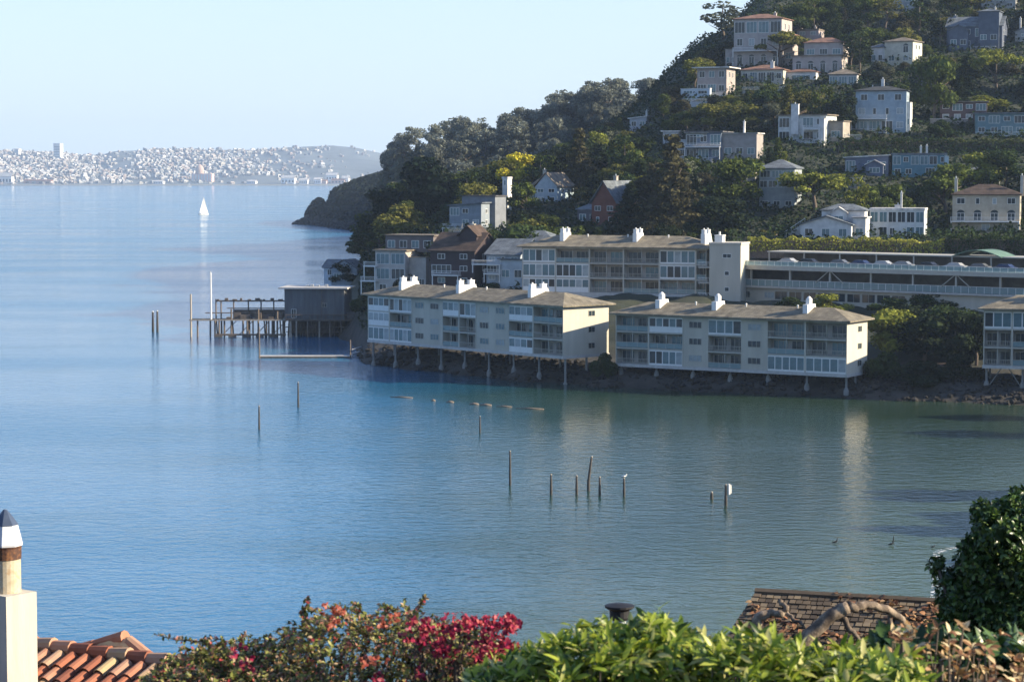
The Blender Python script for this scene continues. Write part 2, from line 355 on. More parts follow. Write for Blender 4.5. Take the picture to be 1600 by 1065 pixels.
# ------------------------------------------------------------ water
def watermat():
    m, t, b = newmat('bay_water')
    g = t.nodes.new('ShaderNodeNewGeometry'); pos = g.outputs['Position']
    def noise(sx, sy, det, rough, dist=0.0):
        mp = t.nodes.new('ShaderNodeMapping'); mp.inputs['Scale'].default_value = (sx, sy, 1); t.links.new(pos, mp.inputs[0])
        n = t.nodes.new('ShaderNodeTexNoise'); n.inputs['Scale'].default_value = 1; n.inputs['Detail'].default_value = det; n.inputs['Roughness'].default_value = rough; n.inputs['Distortion'].default_value = dist
        t.links.new(mp.outputs[0], n.inputs['Vector']); return n.outputs[0]
    a = noise(.42, .62, 3, .5, .4); c = noise(1.5, 2.2, 3, .55, .3); big = noise(.006, .02, 4, .55)
    # depth and silt: paler and greener towards the cove, where the bottom is close
    sp = t.nodes.new('ShaderNodeSeparateXYZ'); t.links.new(pos, sp.inputs[0])
    mr = t.nodes.new('ShaderNodeMapRange'); mr.inputs['From Min'].default_value = -24; mr.inputs['From Max'].default_value = 46; t.links.new(sp.outputs['X'], mr.inputs[0])
    my = t.nodes.new('ShaderNodeMapRange'); my.inputs['From Min'].default_value = 700; my.inputs['From Max'].default_value = 420; t.links.new(sp.outputs['Y'], my.inputs[0])
    mm = t.nodes.new('ShaderNodeMath'); mm.operation = 'MULTIPLY'; t.links.new(mr.outputs[0], mm.inputs[0]); t.links.new(my.outputs[0], mm.inputs[1])
    n3 = noise(.03, .04, 4, .6); ad = t.nodes.new('ShaderNodeMath'); ad.operation = 'MULTIPLY_ADD'; t.links.new(n3, ad.inputs[0]); ad.inputs[1].default_value = .5; t.links.new(mm.outputs[0], ad.inputs[2])
    r = t.nodes.new('ShaderNodeValToRGB'); e = r.color_ramp.elements; e[0].position = .25; e[0].color = (.004, .105, .215, 1); e[1].position = 1.15 if False else 1.0; e[1].color = (.022, .045, .028, 1)
    k = e.new(.6); k.color = (.012, .052, .050, 1); t.links.new(ad.outputs[0], r.inputs[0])
    # stirred-up sand in the last metres before the cove beach
    q1 = t.nodes.new('ShaderNodeMath'); q1.operation = 'MULTIPLY_ADD'; q1.inputs[1].default_value = -.62; t.links.new(sp.outputs['Y'], q1.inputs[0]); t.links.new(sp.outputs['X'], q1.inputs[2])
    q2 = t.nodes.new('ShaderNodeMapRange'); q2.interpolation_type = 'SMOOTHSTEP'; q2.inputs['From Min'].default_value = -140; q2.inputs['From Max'].default_value = -88; t.links.new(q1.outputs[0], q2.inputs[0])
    q3 = t.nodes.new('ShaderNodeMix'); q3.data_type = 'RGBA'; q3.inputs[7].default_value = (.06, .095, .06, 1); t.links.new(q2.outputs[0], q3.inputs[0]); t.links.new(r.outputs[0], q3.inputs[6]); t.links.new(q3.outputs[2], b.inputs['Base Color'])
    b.inputs['IOR'].default_value = 1.333; b.inputs['Specular IOR Level'].default_value = .75
    rr = t.nodes.new('ShaderNodeMapRange'); rr.inputs['From Min'].default_value = .35; rr.inputs['From Max'].default_value = .65; rr.inputs['To Min'].default_value = .04; rr.inputs['To Max'].default_value = .15
    t.links.new(big, rr.inputs[0]); t.links.new(rr.outputs[0], b.inputs['Roughness'])
    st = t.nodes.new('ShaderNodeMapRange'); st.inputs['From Min'].default_value = .35; st.inputs['From Max'].default_value = .65; st.inputs['To Min'].default_value = .6; st.inputs['To Max'].default_value = 1.0
    t.links.new(big, st.inputs[0])
    # the water lies calmer in the lee of the cove
    cx = t.nodes.new('ShaderNodeMapRange'); cx.interpolation_type = 'SMOOTHSTEP'; cx.inputs['From Min'].default_value = -35; cx.inputs['From Max'].default_value = 12; t.links.new(sp.outputs['X'], cx.inputs[0])
    cy = t.nodes.new('ShaderNodeMapRange'); cy.interpolation_type = 'SMOOTHSTEP'; cy.inputs['From Min'].default_value = 235; cy.inputs['From Max'].default_value = 370; t.links.new(sp.outputs['Y'], cy.inputs[0])
    cm = t.nodes.new('ShaderNodeMath'); cm.operation = 'MULTIPLY'; t.links.new(cx.outputs[0], cm.inputs[0]); t.links.new(cy.outputs[0], cm.inputs[1])
    cs = t.nodes.new('ShaderNodeMath'); cs.operation = 'MULTIPLY_ADD'; cs.inputs[1].default_value = -.55; cs.inputs[2].default_value = 1.0; t.links.new(cm.outputs[0], cs.inputs[0])
    ct = t.nodes.new('ShaderNodeMath'); ct.operation = 'MULTIPLY'; t.links.new(cs.outputs[0], ct.inputs[0]); t.links.new(st.outputs[0], ct.inputs[1])
    class _o: outputs = [ct.outputs[0]]
    st = _o
    # the open bay beyond the point carries longer, steeper wind waves
    fy = t.nodes.new('ShaderNodeMapRange'); fy.interpolation_type = 'SMOOTHSTEP'; fy.inputs['From Min'].default_value = 380; fy.inputs['From Max'].default_value = 1100; fy.inputs['To Min'].default_value = .22; fy.inputs['To Max'].default_value = .75; t.links.new(sp.outputs['Y'], fy.inputs[0])
    fs = t.nodes.new('ShaderNodeMapRange'); fs.inputs['From Min'].default_value = .22; fs.inputs['From Max'].default_value = .75; fs.inputs['To Min'].default_value = .7; fs.inputs['To Max'].default_value = .22
    t.links.new(fy.outputs[0], fs.inputs[0]); t.links.new(fs.outputs[0], b.inputs['Specular IOR Level'])
    b1 = t.nodes.new('ShaderNodeBump'); t.links.new(fy.outputs[0], b1.inputs['Distance']); t.links.new(a, b1.inputs['Height']); t.links.new(st.outputs[0], b1.inputs['Strength'])
    b2 = t.nodes.new('ShaderNodeBump'); b2.inputs['Distance'].default_value = .085; t.links.new(c, b2.inputs['Height']); t.links.new(st.outputs[0], b2.inputs['Strength']); t.links.new(b1.outputs[0], b2.inputs['Normal'])
    t.links.new(b2.outputs[0], b.inputs['Normal'])
    return m
M['water'] = watermat()
o = link('water', npmesh('water', np.array([(-4000, -60, 0), (4000, -60, 0), (4000, 7800, 0), (-4000, 7800, 0)]), np.array([(0, 1, 2, 3)]), M['water'])); tag(o, kind='structure')

# ------------------------------------------------------------ building parts
HN = []
KEEP = []        # picture boxes the random planting must leave open: (px0, px1, py0, py1, depth)
_wc = {}
def win(parent, x, y, z, w, h, pane='glass', frame='white', rz=0.0, bars=None, name='window', recess=0.0):
    """a window: frame mesh (local x along the wall, -y outwards) and its pane"""
    w = round(w, 2); h = round(h, 2)
    bars = (0 if w < 1.1 else 1 if w < 2.2 else 2 if w < 3.4 else 3) if bars is None else bars
    k = (w, h, frame, bars)
    if k not in _wc:
        m = MB(); t = .09
        m.box(-w/2, w/2, -.06, .02, 0, t); m.box(-w/2, w/2, -.06, .02, h - t, h)
        m.box(-w/2, -w/2 + t, -.059, .02, t, h - t); m.box(w/2 - t, w/2, -.059, .02, t, h - t)
        for i in range(bars):
            xx = -w/2 + w * (i + 1) / (bars + 1); m.box(xx - .035, xx + .035, -.055, .02, t, h - t)
        _wc[k] = m.mesh('window', M[frame])
    kp = (w, h, pane)
    if kp not in _wc:
        m = MB(); m.box(-w/2 + .05, w/2 - .05, -.02, .012, .05, h - .05); _wc[kp] = m.mesh('pane', M[pane])
    o = link(name, _wc[k], parent, (x, y, z)); o.rotation_euler = (0, 0, rz)
    link('pane', _wc[kp], o, (0, 0, 0)); return o
def railing(parent, x0, x1, y, z, h=1.0, kind='bars', side=None, mat='white'):
    m = MB(); m.box(x0, x1, y - .04, y + .04, z + h - .07, z + h)
    if kind == 'glass':
        n = max(1, int((x1 - x0) / 1.6))
        for i in range(n + 1): xx = x0 + (x1 - x0) * i / n; m.box(xx - .03, xx + .03, y - .03, y + .03, z, z + h - .07)
        r = m.build('railing', M[mat], parent)
        g = MB(); g.box(x0, x1, y - .012, y + .012, z + .08, z + h - .1); g.build('glass_panel', M['railglass'], r)
        return r
    n = max(2, int((x1 - x0) / .28))
    for i in range(n + 1): xx = x0 + (x1 - x0) * i / n; m.box(xx - .025, xx + .025, y - .02, y + .02, z, z + h - .07)
    if side:
        for xx in (x0, x1):
            m.box(xx - .04, xx + .04, y + .041, side, z + h - .07, z + h)
            for j in range(1, 4): yy = y + (side - y) * j / 4; m.box(xx - .02, xx + .02, yy - .02, yy + .02, z, z + h - .07)
    return m.build('railing', M[mat], parent)

def condo(name, label, A, B, zb, depth, bays, chims, ground, floors=3, fh=2.95, rise=2.0, pile=True, base=0.55, hipend=None, group=None):
    """A, B: front left and right corners on plan (world XY)."""
    A = Vector((*A, zb)); B = Vector((*B, zb)); L = (B - A).length; ang = math.atan2(B.y - A.y, B.x - A.x)
    T = empty('apartment_building', A, ang, label, 'apartment building', group)
    Hh = floors * fh; rc = 1.7
    tot = sum(b[0] for b in bays); x = 0.0
    wall = MB()
    wall.cm = 0; wall.box(0, L, 2.6, depth, 0, Hh)
    sl = MB(); sl.box(-.12, L + .12, -.12, depth + .1, -base, -.003)
    rr = random.Random(hash(name) % 1000 if False else len(label))
    for wd, types in bays:
        x0 = x; x1 = x + wd / tot * L; x = x1; bw = x1 - x0
        for k, ty in enumerate(types):
            z0 = k * fh; ty0 = ty[0]
            if ty0 == 'w':                                   # plain wall with windows
                wall.cm = 0; wall.box(x0, x1, 0, 2.6, z0, z0 + fh)
                n = int(ty[1:]) if len(ty) > 1 and ty[1:].isdigit() else 1
                for i in range(n):
                    ww = min(2.5, bw / n * .66); xc = x0 + bw * (i + .5) / n
                    win(T, xc, 0, z0 + .95, ww, 1.2, rr.choice(['glass', 'glass', 'glassb', 'curtain']), 'condotrim')
            else:
                # recessed: back wall, side fins, slab
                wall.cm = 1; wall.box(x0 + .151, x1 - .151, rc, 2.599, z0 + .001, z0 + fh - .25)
                wall.cm = 0; wall.box(x0, x0 + .15, -.05, 2.598, z0 + .001, z0 + fh); wall.box(x1 - .15, x1, -.05, 2.598, z0 + .001, z0 + fh - .001)
                s = MB(); s.box(x0 + .152, x1 - .152, -.02, rc - .002, z0 + fh - .28, z0 + fh - .004)
                if ty0 == 'o':
                    bo = s.build('balcony', M['condotrim'], T)
                    n = 2 if bw > 4 else 1; iw = (bw - .3) / n
                    for i in range(n):
                        win(T, x0 + .15 + iw * (i + .5), rc, z0 + .1, iw * .8, 2.2, rr.choice(['glass', 'glass', 'glassb']), 'condotrim', name='sliding_door')
                    railing(bo, x0 + .16, x1 - .16, .03, z0, 1.0, 'glass' if rr.random() < .7 else 'bars', mat='condotrim')
                    if n == 2:
                        p = MB(); xm = (x0 + x1) / 2; p.box(xm - .06, xm + .06, .1, .22, z0, z0 + fh - .28); p.build('post', M['condotrim'], T)
                else:                                        # glazed-in sunroom
                    s.build('floor_edge', M['condotrim'], T)
                    d = MB(); d.cm = 0; d.box(x0 + .153, x1 - .153, .0, .1, z0, z0 + .22); d.box(x0 + .153, x1 - .153, .0, .1, z0 + fh - .42, z0 + fh - .281)
                    if ty0 == 'p':                            # solid lower panel
                        d.box(x0 + .154, x1 - .154, .002, .098, z0 + .22, z0 + .95)
                    d.build('sunroom_frame', M['white'], T)
                    n = max(2, int(round((bw - .3) / 1.45))); iw = (bw - .3) / n
                    zl = z0 + (.95 if ty0 == 'p' else .22); hh = z0 + fh - .42 - zl
                    for i in range(n):
                        win(T, x0 + .15 + iw * (i + .5), .06, zl, iw, hh, rr.choice(['glassb', 'glassb', 'glass', 'curtain']), 'white', bars=0)
    # windows in the lit end wall
    for k in range(floors):
        win(T, L, depth * .62, k * fh + 1.0, 1.7, 1.1, 'glass', 'condotrim', rz=R(90))
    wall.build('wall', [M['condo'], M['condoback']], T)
    sl.build('floor_slab', M['slab'], T)
    ov = .95; rf = MB(); ins = depth * .5 + ov if hipend is None else hipend
    rf.hip(-ov, L + ov, -ov, depth + ov, Hh + .01, rise, ins, .26)
    roof = rf.build('roof', M['roof'], T)
    st = MB(); st.box(-.3, L + .3, -.3, depth + .3, Hh - .12, Hh + .008); st.build('soffit', M['condotrim'], roof)
    slope = rise / (depth / 2 + ov)
    for cx, style in chims:
        cx = cx * L; c = MB(); y0 = depth * .18; y1 = depth * .56; zt = Hh + .27 + rise + .55
        c.box(cx - .45, cx + .45, y0, y1, Hh + .1, zt)
        zf = zt
        vs = [(cx-.45, y1, Hh+.3), (cx+.45, y1, Hh+.3), (cx+.45, y1+1.6, Hh+.3), (cx-.45, y1+1.6, Hh+.3), (cx-.45, y1, zf-.3), (cx+.45, y1, zf-.3)]
        c.add(vs, [(3,2,1,0), (0,1,5,4), (4,5,2,3), (1,2,5), (0,4,3)])
        ch = c.build('chimney', M['white'], roof)
        f = MB()
        if style == 2:
            for a, b_ in ((y0 + .15, y0 + 1.35), (y1 - 1.5, y1 - .3)):
                f.box(cx - .36, cx + .36, a, b_, zt, zt + .75); f.box(cx - .42, cx + .42, a - .06, b_ + .06, zt + .75, zt + .85)
                f.tube((cx, (a + b_) / 2, zt + .85), (cx, (a + b_) / 2, zt + 1.15), .16)
        else:
            a = (y0 + y1) / 2 - .6; f.box(cx - .36, cx + .36, a, a + 1.1, zt, zt + .95); f.lathe((cx, a + .55, zt + .95), [(.4, 0), (.42, .12), (.25, .3), (.05, .42)], 10)
        f.build('flue', M['white'], ch)
    for i in range(3):
        vx = L * (.3 + .22 * i) + .8; v = MB(); v.tube((vx, depth * .42, Hh + rise * .8), (vx, depth * .42, Hh + rise * .8 + .75), .12, n=8); v.lathe((vx, depth * .42, Hh + rise * .8 + .75), [(.2, 0), (.2, .12), (.04, .24)], 8)
        v.build('roof_vent', M['white'], roof)
    if pile:
        n = max(3, int(round(L / 7.5)))
        for row, yy in enumerate((1.0, depth * .55)):
            for i in range(n + 1):
                xx = .5 + (L - 1.0) * i / n; g = A + Matrix.Rotation(ang, 3, 'Z') @ Vector((xx, yy, 0))
                gz = max(tz(g.x, g.y), -1.0) - 1.0 - zb
                if gz > -base - .3: continue
                p = MB(); p.tube((xx, yy, gz), (xx, yy, -base), .22, .2, 8)
                if row == 0: p.lathe((xx, yy, gz), [(.5, 0), (.48, 1.5), (.3, 2.0), (.22, 2.1)], 8)
                p.build('piling', M['pile'], T)
    return T, L

def corner(px, py, zb):
    p0 = P(px, py, 1.0); t = (CAMH - zb) / (CAMH - p0.z); q = P(px, py, t); return (q.x, q.y)

# ------------------------------------------------------------ the four stilted blocks
G1 = 'stilted waterfront apartment blocks'
A1, B1c = corner(575, 530, 5.2), corner(880, 556, 5.2)
condo('c1', 'left waterfront apartment block on stilts, three twin chimneys and a bright sunlit end wall', A1, B1c, 5.2, 11.5,
  [(1.3, ['c', 'p', 'p']), (1.35, ['c', 'o', 'c']), (1.75, ['w2', 'w2', 'w2']), (.95, ['o', 'o', 'p']), (.95, ['o', 'o', 'c']), (1.75, ['w2', 'w2', 'w2']), (1.3, ['p', 'o', 'p']), (1.55, ['o', 'o', 'o'])],
  [(.135, 2), (.44, 2), (.80, 2)], None, group=G1)
A2, B2c = corner(962, 567, 4.0), corner(1323, 584.6, 4.0)
condo('c2', 'middle waterfront apartment block on stilts with three single flue chimneys above the rocky shore', A2, B2c, 4.0, 8.8,
  [(1.25, ['o', 'o', 'o']), (1.3, ['c', 'o', 'p']), (.9, ['w1', 'w1', 'w1']), (1.25, ['o', 'o', 'c']), (.9, ['w1', 'w1', 'w1']), (1.35, ['c', 'o', 'o']), (1.45, ['c', 'o', 'o'])],
  [(.17, 1), (.42, 1), (.81, 1)], None, rise=1.9, group=G1)
p3a = P(816, 386, 480); p3b = P(1104, 388, 466); z3 = P(1104, 460, 466).z
condo('c3', 'long glazed apartment block set higher behind the two stilted blocks, next to the stair tower', (p3a.x, p3a.y), (p3b.x, p3b.y), z3, 12,
  [(1.15, ['p', 'c', 'c']), (1.15, ['p', 'c', 'o']), (1.15, ['o', 'o', 'o']), (1.2, ['o', 'o', 'o']), (1.2, ['o', 'c', 'c']), (.35, ['o', 'o', 'o'])],
  [(.2, 2), (.6, 2), (.965, 2)], None, fh=3.05, rise=2.2, pile=False, base=1.6)
p4 = P(1536, 570, 388)
condo('c4', 'right waterfront apartment block at the frame edge, standing on tall braced stilts', (p4.x, p4.y), (p4.x + 18, p4.y - 6), p4.z, 10,
  [(1.3, ['o', 'o', 'c']), (1.3, ['o', 'o', 'c']), (1.3, ['w2', 'w2', 'w2']), (1.3, ['o', 'o', 'c'])], [(.45, 1), (.8, 1)], None, fh=3.12, group=G1)
KEEP += [(570, 960, 440, 600, 480), (955, 1362, 462, 610, 440), (812, 1160, 368, 470, 478), (1110, 1600, 372, 452, 450), (1528, 1660, 465, 610, 385)]

# ------------------------------------------------------------ stair tower
tp = P(1108, 472, 463)
tw = empty('stair_tower', tp, R(-18), 'tall plain stair tower between the long glazed block and the parking decks', 'stair tower')
m = MB(); m.box(0, 6.4, 0, 8, -3, 11.6); m.box(-.15, 6.55, -.15, 8.15, 11.6, 12.0); m.build('wall', M['condo'], tw)
for k, z in enumerate((2.2, 5.4, 8.9)): win(tw, 3.6, 0, z, 1.0 if k < 2 else 1.8, .9, 'glass', 'white')
for k in range(3):
    b_ = MB(); b_.box(-2.4, -.05, .4, 3, .6 + 3.1 * k, .85 + 3.1 * k); bb = b_.build('landing', M['condotrim'], tw)
    railing(bb, -2.4, -.1, .45, .85 + 3.1 * k, 1.0)
m = MB(); m.box(.6, 2.2, 2, 4.5, 12, 13.3); m.box(.5, 2.3, 1.9, 4.6, 13.3, 13.45); ch = m.build('chimney', M['white'], tw)
m = MB(); m.tube((1.4, 3, 13.45), (1.4, 3, 14.1), .2); m.build('flue', M['white'], ch)
# ------------------------------------------------------------ parking structure
ga = P(1148, 412, 468); gb = P(1640, 427, 424)
ga.z = gb.z = 19.6
GL = (gb - ga).length; gang = math.atan2(gb.y - ga.y, gb.x - ga.x)
M['darkwall'] = paint('shade_dark_concrete', (.13, .125, .115), .9, .3, .5)  # shade between the decks put into the wall colour
pk = empty('parking_structure', (ga.x, ga.y, 12.0), gang, 'long two deck concrete parking structure with railings below the hedge', 'parking garage')
gz = 19.6 - 12.0
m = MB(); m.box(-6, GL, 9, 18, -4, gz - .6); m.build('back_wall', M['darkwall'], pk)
m = MB(); m.box(-6, GL, .3, 9, -4, 3.2); lw = m.build('lower_wall', M['condo'], pk)
m = MB(); m.box(-5.5, GL, -.6, 17.9, 3.2, 3.55); dk1 = m.build('lower_deck', M['slab'], pk)
m = MB(); m.box(-6.2, GL, -.9, 18.2, gz - .6, gz); dk2 = m.build('upper_deck', M['slab'], pk)
m = MB(); m.box(-6.2, GL, -1.0, -.9, gz - .75, gz + .1); m.build('fascia', M['condotrim'], dk2)
n = int(GL / 8.5)
for i in range(n + 1):
    xx = -5 + (GL + 4.5) * i / n; m = MB(); m.box(xx - .18, xx + .18, -.5, -.15, 3.55, gz - .6); m.build('column', M['condotrim'], pk)
for i in (3, 6):
    xx = -5 + (GL + 4.5) * i / n
    for s in (-1, 1):
        m = MB(); m.tube((xx, -.55, gz - .5), (xx + s * 3.2, -.55, 4.6), .1, n=6); m.build('brace', M['condotrim'], pk)
railing(dk1, -5.3, GL, -.5, 3.55, 1.35, 'glass', mat='white'); railing(dk2, -6, GL, -.8, gz, 1.05, 'glass')
for i in range(9):                                           # openings along the lower wall
    xx = 18 + i * 3.35 - 7
    win(pk, xx, .3, .9, 3.0, 1.75, 'glass', 'condotrim', bars=1)
for xx, ww, pn in ((-3, 2.4, 'curtain'), (3, 1.2, 'glass'), (8.2, 2.4, 'curtain')): win(pk, xx, .3, 1.1, ww, 1.3, pn, 'condotrim')
m = MB(); m.box(1, GL, 17.0, 17.3, gz + .003, gz + 2.34); m.build('rear_wall', M['darkwall'], pk)  # added as the dark band under the canopy, shade in its colour
m = MB(); m.box(1, GL, 10.5, 17.4, gz + 2.35, gz + 2.6); cp = m.build('canopy', M['condotrim'], pk)
for i in range(n + 1):
    xx = 1.3 + (GL - 2) * i / n; m = MB(); m.box(xx - .12, xx + .12, 10.7, 10.95, gz, gz + 2.35); m.build('post', M['condotrim'], cp)
m = MB()                                                     # arched canvas roof
aw = 10.5; ax = (P(1483, 398, 450) - ga).length - 0
pts = [(ax + aw * (i / 12.0), gz + 2.6 + 1.25 * math.sin(math.pi * i / 12)) for i in range(13)]
vs = [];
for x_, z_ in pts: vs += [(x_, 9.6, z_), (x_, 16, z_), (x_, 9.6, z_ - .15), (x_, 16, z_ - .15)]
fs = []
for i in range(12):
    a = i * 4; b_ = a + 4; fs += [(a, b_, b_+1, a+1), (a+2, a+3, b_+3, b_+2), (a, a+2, b_+2, b_), (a+1, b_+1, b_+3, a+3)]
m.add(vs, fs); M['awning'] = paint('green_canvas', (.10, .17, .13), .7, .2, 1); m.build('arched_awning', M['awning'], pk)
# V braces of the right block and planters on the deck
c4 = [o_ for o_ in C.objects if o_.get('label', '').startswith('right waterfront')][0]
for xx in (.5, 6.6, 12.7):
    for s_ in (-1, 1):
        if 0 < xx + s_ * 2.6 < 19:
            m = MB(); m.tube((xx, 1.0, -4.2), (xx + s_ * 2.4, 1.0, -.56), .09, n=6); m.build('brace', M['pile'], c4)
for i in range(4):
    q_ = ga + Matrix.Rotation(gang, 3, 'Z') @ Vector((-4.5 + i * 1.9, 1.4, 0)); T = empty('planter', q_, gang, ['leftmost', 'second', 'third', 'fourth'][i] + ' leafy planter from the stair tower on the upper deck', 'planter', 'planters on the upper deck')
    m = MB(); m.box(-.45, .45, -.35, .35, 0, .55); m.build('pot', M['condotrim'], T); m = MB()
    for k_ in range(60):
        a_ = rnd.uniform(0, 6.28); r_ = rnd.uniform(0, .5); z_ = rnd.uniform(.5, 1.7); c_ = Vector((r_ * math.cos(a_), r_ * math.sin(a_), z_)); d1 = Vector((rnd.gauss(0, .16), rnd.gauss(0, .16), rnd.gauss(0, .16))); d2 = Vector((rnd.gauss(0, .16), rnd.gauss(0, .16), rnd.gauss(0, .16))); m.add([c_, c_ + d1, c_ + d1 + d2, c_ + d2], [(0, 1, 2, 3)])
    m.build('foliage', M['leaf'], T, color=(.08, .11, .03))
# cars on the upper deck
def carmesh():
    b = MB()
    prof = [(-2.2, .45), (-2.15, .85), (-1.5, .95), (-.9, 1.42), (.9, 1.45), (1.6, .98), (2.15, .9), (2.22, .45)]
    vs = [(x_, -.85, z_) for x_, z_ in prof] + [(x_, .85, z_) for x_, z_ in prof]
    for i in (3, 4): vs[i] = (prof[i][0], -.68, prof[i][1]); vs[8 + i] = (prof[i][0], .68, prof[i][1])
    n_ = 8; fs = [tuple(range(8)), tuple(range(8, 16))[::-1]] + [(i, i + 8, (i + 1) % 8 + 8, (i + 1) % 8) for i in range(8)]
    b.add(vs, fs); return b
M['carpaint'] = objpaint('car_paint', .25, .97, 1.03); M['tyre'] = paint('tyre_rubber', (.03, .03, .03), .8, .1, 3)
body = carmesh().mesh('body', M['carpaint'])
g = MB(); g.add([(-.85, -.79, .97), (1.35, -.79, .97), (.82, -.71, 1.38), (-.82, -.71, 1.38), (-.85, .79, .97), (1.35, .79, .97), (.82, .71, 1.38), (-.82, .71, 1.38)],
   [(0,1,2,3), (7,6,5,4), (1,5,6,2), (4,0,3,7), (0,4,5,1), (3,2,6,7)]); glm = g.mesh('windows', M['glass'])
wh = MB(); wh.tube((0, -.1, 0), (0, .1, 0), .32, n=14); whm = wh.mesh('wheel', M['tyre'])
carcols = [((.26, .27, .28), 'white'), ((.02, .03, .07), 'dark blue'), ((.09, .095, .10), 'silver'), ((.015, .015, .015), 'black'), ((.12, .02, .018), 'red'), ((.16, .17, .18), 'pale grey')]
cpos = [(9, 0), (14, 3), (21, 2), (26, 1), (31, 0), (35.5, 5), (41, 3), (47, 0), (52, 2), (57.5, 1)]
ords = ['nearest the planted end of the deck', 'second from the planted end', 'just past the tree planters', 'left of the deck middle', 'at the middle of the deck', 'right of the deck middle', 'just left of the arched awning', 'under the left side of the arched awning', 'under the right side of the arched awning', 'at the right frame edge']
Rz = Matrix.Rotation(gang, 3, 'Z')
for i, (xx, ci) in enumerate(cpos):
    loc = ga + Rz @ Vector((xx, 5.8, 0)); col, cn = carcols[ci]
    c = empty('parked_car', (loc.x, loc.y, 19.6), gang + R(4 * ((i * 7) % 3 - 1)) + (math.pi if i % 2 else 0), '%s car parked on the upper parking deck, %s' % (cn, ords[i]), 'car', 'cars parked on the upper deck')
    link('body', body, c, color=col); link('windows', glm, c)
    for a in (-1.35, 1.4):
        for s in (-.78, .78): link('wheel', whm, c, (a, s, .32))

